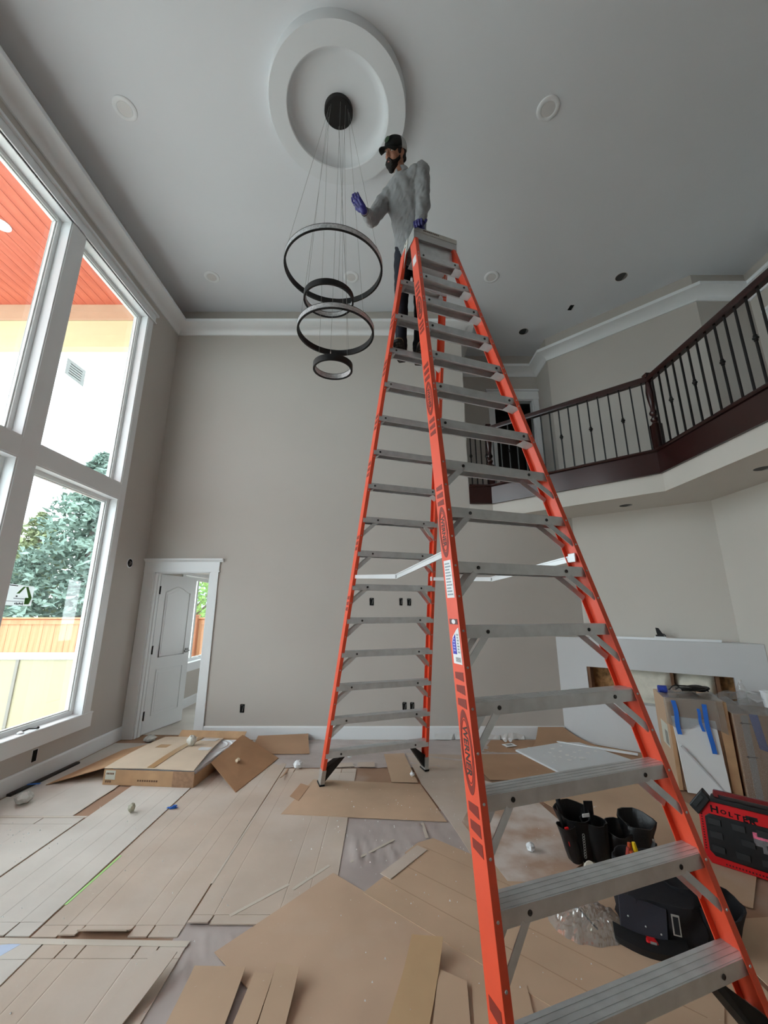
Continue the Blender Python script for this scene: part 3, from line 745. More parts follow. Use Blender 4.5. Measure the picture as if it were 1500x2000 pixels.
# ================================================================ the ring chandelier
ch = thing('ring_chandelier', 'four black ring chandelier hanging on thin cables from a round canopy', 'chandelier', (-.433, 2.766, ZC - .007))
CZ = ZC - .007
m = MB(); m.lathe([(.135, 0), (.135, -.045), (.128, -.052), (0, -.052)], 40); m.build('canopy', BLACK, ch, smooth=True)
DIFF = pm('silver_diffuser', (190, 192, 194), .35, metal=.25, var=.25, vs=60)
def ring(R, z, tilt, x0, out, az, hgt=.048, th=.016):
    M = T(x0 + .433, 0, z - CZ) @ Matrix.Rotation(R_(tilt), 4, 'X')
    m = MB()
    if out: m.lathe([(R - th, -hgt / 2), (R, -hgt / 2), (R, -hgt / 2 + .006), (R - .008, -hgt / 2 + .006), (R - .008, hgt / 2 - .004), (R, hgt / 2 - .004), (R, hgt / 2), (R - th, hgt / 2)], 96, M, closed=True)
    else: m.lathe([(R - th, -hgt / 2), (R, -hgt / 2), (R, hgt / 2), (R - th, hgt / 2), (R - th, hgt / 2 - .004), (R - th + .008, hgt / 2 - .004), (R - th + .008, -hgt / 2 + .006), (R - th, -hgt / 2 + .006)], 96, M, closed=True)
    rg = m.build('ring', BLACK, ch, smooth=True, angle=30)
    m = MB(); r0, r1 = (R - .008, R - .001) if out else (R - th + .001, R - th + .008)
    m.lathe([(r0, -hgt / 2 + .006), (r1, -hgt / 2 + .006), (r1, hgt / 2 - .004), (r0, hgt / 2 - .004)], 96, M, closed=True)
    m.build('diffuser', DIFF, rg, smooth=True, angle=30)
    for i, a in enumerate(az):
        p = M @ Vector(((R - th / 2) * math.cos(a), (R - th / 2) * math.sin(a), hgt / 2))
        q = Vector((.10 * math.cos(a + .3), .10 * math.sin(a + .3), -.052))
        m = MB(); m.tube([p, q], .0012, 5); m.build('cable', pm('steel_cable', (150, 152, 152), .35, metal=.6), ch)
        m = MB(); m.tube([p, p + Vector((0, 0, .02))], .004, 6); m.build('cable_fitting', ALU, ch)
ring(0.412, 4.354, 4, -0.424, True, (R_(200), R_(335), R_(80)))
ring(0.206, 4.045, 4, -0.457, False, (R_(170), R_(300), R_(60)))
ring(0.309, 3.736, 3, -0.389, True, (R_(215), R_(320), R_(75)))
ring(0.155, 3.406, 4, -0.403, False, (R_(150), R_(45), R_(270)))
# ================================================================ floor coverings
def fold_sheet(name, label, x0, x1, y0, y1, folds, near=0, far=0, z=.002, t=.006, mat=CARDL, slits=None, lifts=None, lifts_far=None, M=None, cat='floor board'):
    """flattened carton lying on the floor: panels divided by creases, end flaps divided by slits"""
    m = MB(); xs = [x0] + list(folds) + [x1]
    top = []
    for i, x in enumerate(xs):
        if i in (0, len(xs) - 1): top.append((x, z + t))
        else: top += [(x - .004, z + t), (x, z + t - .0012), (x + .004, z + t)]
    prof = top + [(x1, z), (x0, z)]
    m.loft([[(p[0], y, p[1]) for p in prof] for y in (y0 + near, y1 - far)])
    ss = [x0] + list(slits if slits is not None else folds) + [x1]
    for end, ln, lf in ((0, near, lifts), (1, far, lifts_far)):
        if not ln: continue
        for i in range(len(ss) - 1):
            a, b = ss[i] + (.004 if i else 0), ss[i + 1] - (.004 if i < len(ss) - 2 else 0)
            up = (lf[i] if lf else .0); secs = []
            for q in range(5):
                s = q / 4; yy = (y0 + near - .003 - (ln - .003) * s) if end == 0 else (y1 - far + .003 + (ln - .003) * s)
                zz = z + up * s * s
                secs.append([(a, yy, zz), (b, yy, zz), (b, yy, zz + t), (a, yy, zz + t)])
            m.loft(secs)
    if M is not None: m.v = [M @ p for p in m.v]
    return tag(m.build(name, mat), label, cat)
def curl_sheet(name, label, p00, p10, p11, p01, lift=0, lift0=0, z=.006, t=.004, mat=CARD, n=8, crease=None, cat='cardboard', power=2):
    """piece of board from edge p00-p10 to edge p01-p11, lifting towards the far edge"""
    m = MB(); a, b, c, d = [Vector((*p, 0)) for p in (p00, p10, p11, p01)]; secs = []
    for i in range(n + 1):
        s = i / n; l = a.lerp(d, s); r = b.lerp(c, s)
        h = z + lift * s ** power + lift0 * (1 - s) ** power
        if crease and abs(s - crease) < .5 / n: h -= .003
        secs.append([(l.x, l.y, h), (r.x, r.y, h), (r.x, r.y, h + t), (l.x, l.y, h + t)])
    m.loft(secs); return tag(m.build(name, mat, smooth=True, angle=25), label, cat)
def flat(name, label, pts, z=.006, t=.004, mat=CARD, cat='cardboard', bevel=0):
    return tag(MB().prism(pts, z, z + t).build(name, mat, bevel=bevel), label, cat)

# base: rosin paper and the grey plastic drop sheet
flat('floor_paper', 'brown rosin paper covering the whole floor under everything', [(-3.2, -.5), (3.8, -.5), (3.8, 4.4), (2.3, 5.3), (-3.2, 5.38)], .0005, .001, dusty('rosin_paper', (166, 134, 112), (190, 176, 164)), 'floor paper')
PLAST = pm('plastic_drop_sheet', (180, 168, 164), .3, var=.1, vs=3, rgb2=(196, 186, 182), thr=(.35, .75), bump=.2, bs=8, spec=.6)
def wrinkle(name, label, x0, x1, y0, y1, amp, seed, ang, mat=PLAST, nx=46, ny=46, z=.003, box=None):
    m = MB(); vs = []; fs = []
    for i in range(nx + 1):
        for j in range(ny + 1):
            x = x0 + (x1 - x0) * i / nx; y = y0 + (y1 - y0) * j / ny
            u = x * math.cos(ang) + y * math.sin(ang); w = -x * math.sin(ang) + y * math.cos(ang)
            h = abs(noise.noise(Vector((u * 13 + seed, w * 1.7, seed)))) * amp + noise.noise(Vector((u * 5, w * 5, seed + 3))) * amp * .4
            if box:   # held flat where boards lie on it
                q = min(x - box[0], box[1] - x, y - box[2], box[3] - y) / .05
                h *= max(0.1, min(1, q))
            vs.append((x, y, z + max(0, h)))
    for i in range(nx):
        for j in range(ny):
            a = i * (ny + 1) + j; fs.append((a, a + ny + 1, a + ny + 2, a + 1))
    m.add(vs, fs); o = m.build(name, mat, smooth=True, angle=80)
    return tag(o, label, 'plastic sheet')
wrinkle('drop_sheet', 'wrinkled grey plastic sheet between the boards in the middle of the floor', -.34, .72, 2.55, 3.62, .018, 2, .25, box=(-.24, .45, 2.9, 3.44))
wrinkle('drop_sheet', 'wrinkled clear plastic sheet along the back wall behind the ladder', -1.6, 2.15, 4.5, 5.385, .012, 11, 1.2, nx=80)
wrinkle('drop_sheet', 'wrinkled grey plastic sheet showing between boards at the bottom', -1.02, -.55, 1.9, 2.48, .016, 21, .5, box=(-.92, -.68, 2.1, 2.42))

# folded boards in rows along the window side
fold_sheet('folded_board', 'pale folded floor board under the window, nearest the wall', -3.20, -2.292, 2.36, 3.50, [-2.95, -2.6], far=.09)
fold_sheet('folded_board', 'pale floor board between the window wall and the big carton', -3.20, -2.40, 3.53, 5.25, [-2.8], mat=CARDL, z=.003)
fold_sheet('folded_board', 'long pale board running under the big opened carton', -2.276, -1.728, 2.37, 5.0, [-2.12, -1.98, -1.85], near=.09, lifts=(0, 0, .004, 0))
fold_sheet('folded_board', 'long pale board right of the blue tape with a curled near flap', -1.713, -1.005, 2.365, 4.62, [-1.59, -1.5, -1.25, -1.15], near=.075, mat=CARDP, lifts=(0, .01, .028, .002, .0))
fold_sheet('folded_board', 'long pale board left of the bare plastic patch', -.995, -.275, 2.44, 4.47, [-.885, -.55, -.42], near=.07, mat=CARDP, lifts=(.012, .004, 0, 0), far=.10)
fold_sheet('folded_board', 'pale folded board in the bottom left corner', -2.4, -1.625, .9, 2.335, [-2.1, -1.78], far=.10)
fold_sheet('folded_board', 'pale folded board with three slit flaps at the lower left', -1.615, -.935, .9, 2.325, [-1.505, -1.41, -1.15, -1.06], far=.085, mat=CARDP)
TAPE = pm('masking_tape', (205, 195, 182), .6, var=.05); GRN = pm('green_tape', (176, 226, 140), .55, var=.05); BLU = pm('blue_tape', (44, 110, 206), .6, var=.08)
def strip(name, label, a, b, w, mat, z=.0088, cat='tape', t=.001):
    m = MB(); a = Vector((*a, z)); b = Vector((*b, z)); m.bar(a, b, w, t, Vector((0, 0, 1)).cross(b - a)); return tag(m.build(name, mat), label, cat)
strip('floor_tape', 'long pale masking tape across the boards at lower left', (-2.4, 2.352), (-.93, 2.322), .034, TAPE)
strip('floor_tape', 'pale tape across the board ends below the window', (-3.1, 3.515), (-2.28, 3.515), .025, TAPE)
strip('floor_tape', 'bright green tape strip along a board joint', (-1.715, 2.58), (-1.70, 3.02), .014, GRN)
strip('floor_tape', 'pale tape along the board joint right of the blue mark', (-1.0, 2.75), (-.985, 4.15), .012, TAPE)
strip('floor_tape', 'pale tape strip leading to the near side of the big carton', (-2.42, 3.56), (-2.40, 4.02), .018, TAPE)
strip('floor_tape', 'short pale tape on the slanted joint, lower piece', (-.80, 2.50), (-.55, 2.745), .02, TAPE, .0088)
strip('floor_tape', 'short pale tape on the slanted joint, upper piece', (-.52, 2.70), (-.34, 2.92), .02, TAPE, .0088)
strip('floor_tape', 'thin pale tape piece on the bare plastic patch', (-.21, 2.95), (.07, 3.20), .018, TAPE, .0105)
strip('floor_tape', 'pale tape piece by the corner of the folded brown board', (.285, 3.42), (.30, 3.22), .022, TAPE, .0105)
e = thing('tape_scrap', 'crumpled blue tape scrap on the floor beside the big carton', 'tape', (-1.69, 3.66, .008))
m = MB(); m.bx(-.05, .03, -.012, .012, 0, .002); m.build('flat_end', BLU, e)
m = MB(); m.hexa([(-.02, -.03, .002), (.02, -.02, .002), (.02, .0, .002), (-.02, .01, .002), (.0, -.04, .02), (.03, -.02, .025), (.03, 0, .02), (.0, 0, .022)]); m.build('curled_end', BLU, e)
flat('paper_scrap', 'blue white paper scrap at the lower left frame edge', [(-1.93, 2.30), (-1.72, 2.33), (-1.79, 2.20), (-1.97, 2.17)], .0075, .001, pm('blue_paper', (190, 206, 232), .6, var=.05, vs=9), 'paper')

# large brown boards in the middle
U_ = Vector((.766, -.643)); V_ = Vector((.643, .766))
def uv(o, a, b): p = Vector(o) + U_ * a + V_ * b; return (p.x, p.y)
A0 = (-.785, 2.27)
m = flat('large_board', 'large smooth brown cardboard sheet in the bottom middle of the floor', [uv(A0, 0, 0), uv(A0, 1.7, 0), uv(A0, 1.7, .745), uv(A0, 0, .745)], .0085, .004, dusty('smooth_card', (198, 170, 146), (210, 198, 186), amount=(.55, .85)))
B0 = (-.115, 2.665)
flat('large_board', 'large brown cardboard sheet with a thick edge in front of the ladder', [uv(B0, 0, 0), uv(B0, 1.55, 0), uv(B0, 1.55, .71), uv(B0, .0, .71), uv(B0, -.05, .60), uv(B0, -.05, .45), uv(B0, 0, .45)], .0085, .007, CARD)
for a in (.16, .34, .58):
    strip('x', 'x', uv(B0, 0, a), uv(B0, 1.5, a), .004, pm('crease_shade', (176, 148, 122), .9), .0158)
    o = [q for q in bpy.data.objects if q.name.startswith('x')][0]; o.name = 'crease'; o.data.name = 'crease'; del o['label']; del o['category']
    o.parent = [q for q in bpy.data.objects if q.get('label') == 'large brown cardboard sheet with a thick edge in front of the ladder'][0]
flat('cardboard_flap', 'small cut cardboard strip on the upper edge of the folded brown board', [uv(B0, -.03, .18), uv(B0, .05, .18), uv(B0, .05, .56), uv(B0, -.03, .56)], .0165, .004, CARDP)
flat('cardboard_strip', 'wide brown cardboard sheet under the left rear ladder foot', [(-.80, 3.555), (.47, 3.44), (.33, 4.10), (-.66, 4.20)], .0075, .0035, CARD)
flat('cardboard_patch', 'small dark brown cardboard patch left of the rear ladder foot', [(-.80, 3.85), (-.71, 3.77), (-.67, 4.05), (-.76, 4.11)], .0112, .002, CARDD)
flat('cardboard_piece', 'small brown cardboard piece behind the ladder, right of the plastic', [(.0, 4.85), (.22, 4.88), (.31, 4.12), (.07, 4.13)], .014, .004, CARD)
flat('long_board', 'long dusty brown board running back past the right rear ladder foot', [(.34, 4.12), (.50, 3.42), (.58, 2.96), (1.02, 3.25), (.86, 4.85), (.24, 4.92)], .0055, .003, CARDP)
flat('dusty_board', 'cardboard sheet white with plaster dust seen between the ladder rails', [(.58, 3.42), (.92, 4.17), (1.24, 3.92), (1.38, 3.04), (1.0, 2.74), (.72, 2.76)], .0125, .004, CARDW)
flat('cardboard_sheet', 'brown cardboard sheet with crease in front of the white panel', [(.88, 4.86), (2.1, 4.88), (2.06, 4.16), (.99, 4.19)], .009, .004, CARDD)
flat('cardboard_sheet', 'brown cardboard under the black tool pouches', [(1.19, 4.06), (2.45, 4.10), (2.55, 3.15), (1.96, 2.55), (1.3, 3.0), (1.40, 3.56)], .0075, .004, CARD)
flat('cardboard_sheet', 'brown cardboard along the foot of the fireplace surround', [(1.3, 5.36), (2.20, 5.37), (2.88, 4.87), (3.05, 4.2), (2.1, 4.3), (2.1, 4.9), (1.1, 4.95)], .006, .003, CARDD)
flat('cardboard_sheet', 'brown cardboard in front of the red tool case', [(1.62, 2.46), (2.9, 2.56), (2.9, 1.2), (1.62, 1.2)], .0075, .004, CARD)
flat('cardboard_sheet', 'brown cardboard under the clear plastic bag at lower right', [(.60, 2.06), (.66, 2.70), (1.60, 2.62), (1.58, 1.2), (.56, 1.2)], .0075, .004, CARD)
curl_sheet('lifted_flap', 'curled cardboard flap lifting at the lower left beside the bare plastic', (-1.19, 1.75), (-1.04, 1.75), (-.925, 2.195), (-1.03, 2.20), .05, z=.012, mat=CARDP)
curl_sheet('cardboard_piece', 'brown cardboard panel at the bottom edge, left of the folded flap', (-.83, 1.55), (-.605, 1.55), (-.605, 2.16), (-.83, 2.165), .018, z=.014, n=12, power=4)
curl_sheet('cardboard_piece', 'narrow brown cardboard panel at the bottom edge of the frame', (-.598, 1.55), (-.50, 1.55), (-.475, 2.13), (-.56, 2.14), .012, z=.016)
curl_sheet('cardboard_piece', 'brown cardboard panel with folded tip at the bottom edge of the frame', (-.495, 1.55), (-.385, 1.55), (-.365, 2.13), (-.468, 2.15), .035, z=.018, n=14, crease=.86, power=4)
curl_sheet('lifted_flap', 'cardboard flap with a raised end in the bottom middle of the floor', (-.05, 1.75), (.12, 1.75), (.275, 2.27), (.13, 2.285), .05, z=.0165, mat=pm('golden_card', (196, 164, 126), .8, var=.06, vs=5), n=14, power=5)
curl_sheet('cardboard_piece', 'brown cardboard panel beside the raised flap at the bottom', (.13, 1.7), (.30, 1.7), (.35, 2.10), (.24, 2.16), .01, z=.015)
curl_sheet('cardboard_piece', 'brown cardboard panel left of the near ladder rail', (.31, 1.7), (.55, 1.7), (.60, 2.10), (.38, 2.18), .0, z=.0142)
curl_sheet('cardboard_strip', 'curled dark cardboard strip lying on the board joint', (-.965, 4.15), (-.95, 4.17), (-.95, 4.45), (-.965, 4.45), .0, .03, z=.009, mat=CARDD)
curl_sheet('torn_cardboard', 'torn brown cardboard leaning at the back wall behind the big carton', (-1.50, 4.86), (-.82, 4.88), (-.93, 5.385), (-1.52, 5.30), .06, z=.01, mat=CARDD)
curl_sheet('torn_cardboard', 'cardboard curling up against the surround corner at the back', (1.72, 5.10), (2.52, 5.10), (2.215, 5.395), (1.90, 5.39), .13, z=.012, mat=CARDD)
flat('torn_cardboard', 'small torn cardboard tab behind the ladder foot, left one', [(-.52, 4.58), (-.33, 4.60), (-.30, 4.50), (-.50, 4.47)], .016, .003, CARDP)
flat('torn_cardboard', 'small torn cardboard tab behind the ladder foot, right one', [(-.27, 4.60), (-.10, 4.62), (-.09, 4.48), (-.27, 4.49)], .016, .003, CARDP)

# ---- big opened carton by the door
cb = thing('opened_carton', 'large flat cardboard carton lying open near the door with spread flaps', 'carton', (-2.56, 4.09, .008), R_(-4.5))
CW, CD, CH = .86, .98, .125
TAN = pm('carton_tan', (188, 152, 116), .7, var=.12, vs=7, bump=.06, bs=20); LTAN = pm('carton_pale', (210, 192, 170), .75, var=.06, vs=4, bump=.05, bs=14)
m = MB(); m.bx(0, CW, 0, .006, 0, CH); m.bx(0, .006, .006, CD, 0, CH); m.bx(CW - .006, CW, .006, CD, 0, CH * .8); m.bx(0, CW, CD - .006, CD, 0, CH); m.bx(.006, CW - .006, .006, CD - .006, 0, .005); m.build('tray', TAN, cb, bevel=.002)
m = MB(); secs = []
for i in range(9):
    s = i / 8; y = .002 + (CD - .06) * s; zz = CH + .006 + .018 * math.sin(math.pi * s)
    xr = CW - .01 - .17 * s
    secs.append([(-.004, y, zz), (xr * .5, y, zz + .008), (xr, y, zz + .002), (xr, y, zz + .007), (xr * .5, y, zz + .013), (-.004, y, zz + .005)])
m.loft(secs); m.build('top_panel', LTAN, cb, smooth=True, angle=30)
m = MB(); m.hexa([(-.50, -.05, .0), (-.004, .12, CH - .01), (-.006, .80, CH - .01), (-.42, .82, .02), (-.50, -.05, .005), (-.004, .12, CH - .004), (-.006, .80, CH - .004), (-.42, .82, .026)]); m.build('left_flap', TAN, cb)
m = MB(); m.hexa([(CW - .002, .30, CH * .8), (CW + .42, -.06, .0), (CW + .52, .76, .002), (CW + .0, 1.02, CH + .02), (CW - .002, .30, CH * .8 + .005), (CW + .42, -.06, .005), (CW + .52, .76, .007), (CW + .0, 1.02, CH + .026)]); m.build('right_flap', pm('carton_brown', (168, 128, 94), .75, var=.08, vs=5), cb)
m = MB(); m.hexa([(.10, CD + .002, CH - .02), (CW + .02, CD + .002, CH - .02), (CW + .02, CD + .007, CH - .02), (.10, CD + .007, CH - .02), (.12, CD + .05, CH + .055), (CW + .04, CD + .05, CH + .055), (CW + .04, CD + .055, CH + .055), (.12, CD + .055, CH + .055)]); m.build('back_flap', TAN, cb)
m = MB(); m.bx(.05, CW - .02, .05, CD - .05, .01, CH - .005); 
for i, (rx, ry) in enumerate(((.22, .20), (.17, .155))):
    m.lathe([(rx, CH - .006 - i * .002), (rx - .012, CH + .004), (rx - .024, CH - .006)], 36, T(CW - .20, CD - .28, 0))
m.build('foam_insert', pm('white_foam', (232, 236, 240), .8, var=.02, bump=.05, bs=60), cb)
def on_top(x0, x1, y0, y1, name, mat, dz=.021):
    m = MB(); secs = []
    for i in range(9):
        s = i / 8; y = y0 + (y1 - y0) * s; q = max(0, min(1, (y - .002) / (CD - .06))); zz = CH + .018 * math.sin(math.pi * q) + dz
        secs.append([(x0, y, zz), (x1, y, zz), (x1, y, zz + .001), (x0, y, zz + .001)])
    m.loft(secs); m.build(name, mat, cb)
on_top(.40, .47, .01, .90, 'packing_tape', pm('brown_tape', (176, 136, 88), .35, var=.08))
on_top(.15, .27, .50, .60, 'packing_tape', pm('brown_tape', (176, 136, 88)), .016)
on_top(.62, .74, .46, .55, 'clear_tape', pm('clear_tape', (222, 226, 230), .12, var=.05), .014); on_top(.48, .66, .78, .87, 'clear_tape', pm('clear_tape', (222, 226, 230)), .016)
m = MB(); m.bx(.02, .115, -.002, 0, .045, .118); m.build('shipping_label', pm('label_paper', (206, 208, 196), .6, var=.04), cb)
m = MB()
for i in range(5): m.bx(.03 + i * .015, .04 + i * .015, -.0032, -.002, .085, .10)
for i in range(9): m.bx(.33 + i * .022, .345 + i * .022, -.001, 0, .035, .05)
for i in range(3): m.bx(.025 + i * .02, .04 + i * .02, -.001, 0, .02, .036)
m.build('printed_marks', pm('carton_ink', (110, 82, 62), .7), cb)
m = MB(); m.bx(.66, .86, -.001, 0, .0, CH); m.build('corner_tape', pm('dark_tape', (160, 126, 100), .3, var=.2, vs=30), cb)

# ---- white panel, trims and scraps near the fireplace
e = thing('white_panel', 'white foam panel lying on the floor before the fireplace', 'panel', (0, 0, .0135))
m = MB(); m.prism([(1.47, 4.95), (1.70, 4.30), (2.60, 4.62), (2.27, 5.28)], 0, .018); m.build('slab', pm('panel_white', (222, 228, 232), .6, var=.02), e, bevel=.003)
rr = random.Random(3); m = MB()
for i in range(26):
    x = 1.95 + rr.gauss(0, .16); y = 4.75 + rr.gauss(0, .13); s = rr.uniform(.006, .03)
    m.prism([(x + s * rr.uniform(.4, 1.4) * math.cos(t), y + s * rr.uniform(.4, 1) * math.sin(t)) for t in (0, 1.2, 2.5, 3.6, 5)], .018, .0195)
o = m.build('chips', pm('plaster_white', (238, 240, 240), .8), e); o['kind'] = 'stuff'
strip('trim_offcut', 'long white trim offcut beside the fireplace surround', (2.05, 5.22), (2.75, 4.80), .03, TRIM, .03, 'trim', .018)
strip('trim_offcut', 'pale wooden trim offcut nearest the surround', (1.98, 5.33), (2.66, 4.93), .012, pm('pale_wood', (206, 180, 148), .6), .024, 'trim', .012)
strip('trim_offcut', 'short white trim offcut by the back edge of the white panel', (1.64, 5.02), (2.0, 5.09), .035, TRIM, .022, 'trim', .012)
e = thing('switch_plate', 'small white wall plate lying on the floor near the back wall', 'plate', (1.46, 5.14, .016), R_(20)); m = MB(); m.bx(-.07, .07, -.05, .05, 0, .006); m.build('plate', TRIM, e, bevel=.002); m = MB(); m.bx(-.04, .04, -.025, .025, .006, .0075); m.build('insert', pm('insert_grey', (150, 152, 150), .5), e)
e = thing('socket_device', 'pair of small white plugs at the foot of the back wall', 'plug', (1.48, 5.28, .018)); m = MB(); m.tube([(-.03, 0, .02), (-.03, -.03, .02)], .02, 12); m.build('plug', TRIM, e, smooth=True); m = MB(); m.tube([(.03, 0, .02), (.03, -.03, .02)], .02, 12); m.build('plug', TRIM, e, smooth=True)
e = thing('plastic_baseboard_film', 'torn white film hanging along the back baseboard', 'film', (0, 0, 0))
rr = random.Random(5)
for i, (a, b) in enumerate(((.62, .86), (.88, 1.12), (1.14, 1.42), (1.44, 1.72))):
    m = MB(); secs = []
    for k in range(7):
        x = a + (b - a) * k / 6; hgt = .07 + .03 * noise.noise(Vector((x * 6, 3.3, i)))
        secs.append([(x, YB - .03 - .02 * rr.random(), .012), (x, YB - .024, hgt), (x, YB - .0225, hgt), (x, YB - .022, .012)])
    m.loft(secs); m.build('film_piece', pm('white_film', (222, 224, 224), .5, var=.05), e)
strip('dark_strip', 'dark crumpled strip along the foot of the window wall', (-3.19, 3.85), (-3.16, 4.6), .04, pm('dark_rubber', (60, 56, 54), .7), .018, 'strip', .02)
strip('tape_scrap', 'small blue tape at the foot of the window wall baseboard', (-3.20, 4.04), (-3.10, 4.06), .03, BLU, .03)

def wad(name, label, p, r, mat, cat='scrap', seed=1, flatz=.8):
    m = MB(); m.ball((0, 0, 0), 1, nu=14, nv=9); rr = random.Random(seed)
    m.v = [Vector((q.x, q.y, q.z * flatz)) * r * (1 + .35 * noise.noise(q * 2.3 + Vector((seed, seed, 0)))) for q in m.v]
    o = m.build(name, mat, smooth=True, angle=30); zmin = min(v.co.z for v in o.data.vertices); o.location = (p[0], p[1], p[2] - zmin)
    return tag(o, label, cat)
FOAM = pm('white_foam', (232, 236, 240)); PAPER = pm('paper_wad', (214, 214, 206), .7, var=.08, vs=20)
wad('plastic_wad', 'crumpled clear plastic wad on the floor by the window wall', (-2.96, 3.73, .008), .06, pm('shiny_wad', (206, 210, 206), .2, var=.2, vs=30), seed=4, flatz=.7)
wad('cork_bit', 'small round grey plug standing on the boards before the carton', (-1.98, 3.58, .008), .026, pm('grey_plug', (176, 174, 156), .6, var=.2, vs=40), seed=6, flatz=1.2)
wad('foam_ball', 'white foam ball beside the rear left ladder foot', (-.86, 4.46, .008), .045, FOAM, seed=8)
wad('foam_bit', 'small white foam bit lying on the dusty board between the rails', (.96, 3.05, .018), .028, FOAM, seed=9)
wad('foam_bit', 'small white foam bit beside the right rear ladder foot', (.268, 4.25, .0175), .022, FOAM, seed=10)
wad('foam_bit', 'small white foam bit behind the left rear ladder foot', (-.37, 4.75, .012), .026, FOAM, seed=12)
wad('paper_wad', 'white crumpled paper on top of the big carton', (-2.02, 4.62, .165), .045, PAPER, seed=14, flatz=1.1)
wad('foam_bit', 'small pale chip lying on the carton right flap', (-1.45, 4.42, .075), .026, pm('pale_chip', (206, 190, 164), .8), seed=15)
wad('plastic_wad', 'crumpled clear plastic in the doorway beside the jamb', (-2.82, 5.30, .008), .07, pm('shiny_wad', (206, 210, 206)), seed=17, flatz=.5)
# plaster crumbs scattered all over: uncountable
rr = random.Random(11); m = MB()
for i in range(330):
    if i < 60: x, y = rr.gauss(-2.75, .18), rr.gauss(3.2, .12)
    elif i < 230: x, y = rr.uniform(-2.8, 1.7), rr.uniform(1.95, 4.6)
    else: x, y = rr.gauss(.35, .6), rr.gauss(3.1, .6)
    s = rr.uniform(.0018, .004) * (1.6 if rr.random() < .12 else 1); y = max(1.9, y)
    m.add([(x - s, y - s * .7, .021 - .012 * (x < -.3)), (x + s, y - s, .021 - .012 * (x < -.3)), (x + s * .4, y + s, .021 - .012 * (x < -.3)), (x, y, .021 - .012 * (x < -.3) + s * 1.5)], [(0, 1, 3), (1, 2, 3), (2, 0, 3), (0, 2, 1)])
tag(m.build('plaster_crumbs', pm('plaster_white', (238, 240, 240))), 'tiny white plaster crumbs scattered over the floor', 'crumbs', kind='stuff')
# ================================================================ cartons, tool case, pouches
FILM = glass('stretch_film', (.93, .94, .95), .10, .18, milky=.16)
# tall carton with the white panel leaning on it
A = R_(-22); ca = thing('carton', 'tall brown carton with a white panel taped on its front', 'carton', (2.60, 3.97, .012), A)
w, d, h = .45, .5, .745
m = MB(); m.bx(0, w, .02, d, 0, h); m.build('body', CARD, ca, bevel=.003)
m = MB(); m.bx(.0, .03, 0, .02, 0, h - .03); m.bx(w - .07, w, 0, .02, 0, h - .0); m.build('front_fold', TAN, ca, bevel=.002)
m = MB(); m.hexa([(.05, -.035, .0), (.36, -.045, .0), (.36, -.03, .0), (.05, -.02, .0), (.02, -.012, .60), (.345, -.012, .585), (.345, .003, .585), (.02, .003, .60)]); m.build('white_panel', pm('panel_gloss', (226, 230, 232), .35, var=.02), ca, bevel=.003)
m = MB(); m.hexa([(.05, -.046, .36), (.30, -.05, .05), (.31, -.05, .056), (.06, -.046, .372), (.05, -.036, .36), (.30, -.04, .05), (.31, -.04, .056), (.06, -.036, .372)]); m.build('panel_crease', pm('crease_grey', (196, 200, 204), .4), ca)
for i, (x, z0, z1) in enumerate(((.05, .46, .735), (.225, .50, .68), (.275, .33, .72))):
    m = MB(); secs = []
    for k in range(7):
        s = k / 6; z = z1 - (z1 - z0) * s; xx = x + .012 * s + .006 * math.sin(6 * s + i); y = -.022 - .018 * s - .006 * math.sin(3.1 * s)
        ww = .017 if i != 1 else .011
        secs.append([(xx - ww, y, z), (xx + ww, y - .002, z), (xx + ww, y + .001, z), (xx - ww, y + .003, z)])
    m.loft(secs); m.build('blue_tape', BLU, ca)
m = MB(); secs = []
for k in range(9):
    x = -.02 + .44 * k / 8; zb = .54 - .04 * math.sin(k * .8) - .05 * (k > 5)
    secs.append([(x, -.026 - .006 * (k % 2), zb), (x, -.012, h + .012), (x, .25, h + .02 + .012 * (k % 3)), (x, .25, h + .018 + .012 * (k % 3)), (x, -.010, h + .010), (x, -.024 - .006 * (k % 2), zb)])
m.loft(secs); m.build('plastic_film', FILM, ca, smooth=True, angle=50)
m = MB(); m.bx(-.0015, 0, .10, .34, .30, .50); m.build('side_label', pm('label_paper', (206, 208, 196)), ca)
m = MB()
for i in range(10): m.bx(-.003, -.0015, .12, .22, .32 + i * .012, .326 + i * .012)
m.build('bar_code', pm('code_ink', (90, 92, 94)), ca)
# second carton with dark film and print
cc = thing('carton', 'brown carton wrapped in clear film with a blue tape strip, at the right edge', 'carton', (3.035, 3.775, .012), R_(-22))
m = MB(); m.bx(0, .56, 0, .44, 0, .66); m.build('body', CARDD, cc, bevel=.004)
m = MB(); m.bx(.05, .10, -.003, 0, .0, .655); m.bx(.22, .54, -.0025, 0, .02, .46); m.build('printed_panel', pm('grey_print', (170, 166, 160), .6, var=.05), cc)
m = MB(); m.hexa([(.14, -.006, .40), (.20, -.006, .38), (.20, -.003, .38), (.14, -.003, .40), (.11, -.006, .665), (.17, -.006, .665), (.17, -.003, .665), (.11, -.003, .665)]); m.build('blue_tape', pm('dim_blue_tape', (40, 86, 160), .5), cc)
m = MB()
for i in range(4): m.bx(.25, .36 + .05 * (i % 2), -.004, -.0025, .24 - i * .05, .247 - i * .05)
for z in (.59, .33): m.bar((.045, -.004, z), (.115, -.004, z), .006, .002, (0, 0, 1)); m.add([(.035, -.004, z), (.055, -.004, z + .012), (.055, -.004, z - .012)], [(0, 1, 2)])
m.tube([(.29 + .06 * math.cos(t), -.004, .40 + .06 * math.sin(t)) for t in [R_(180 + 15 * i) for i in range(13)]], .003, 5)
m.build('printed_marks', pm('print_black', (40, 38, 36), .6), cc)
m = MB(); secs = []
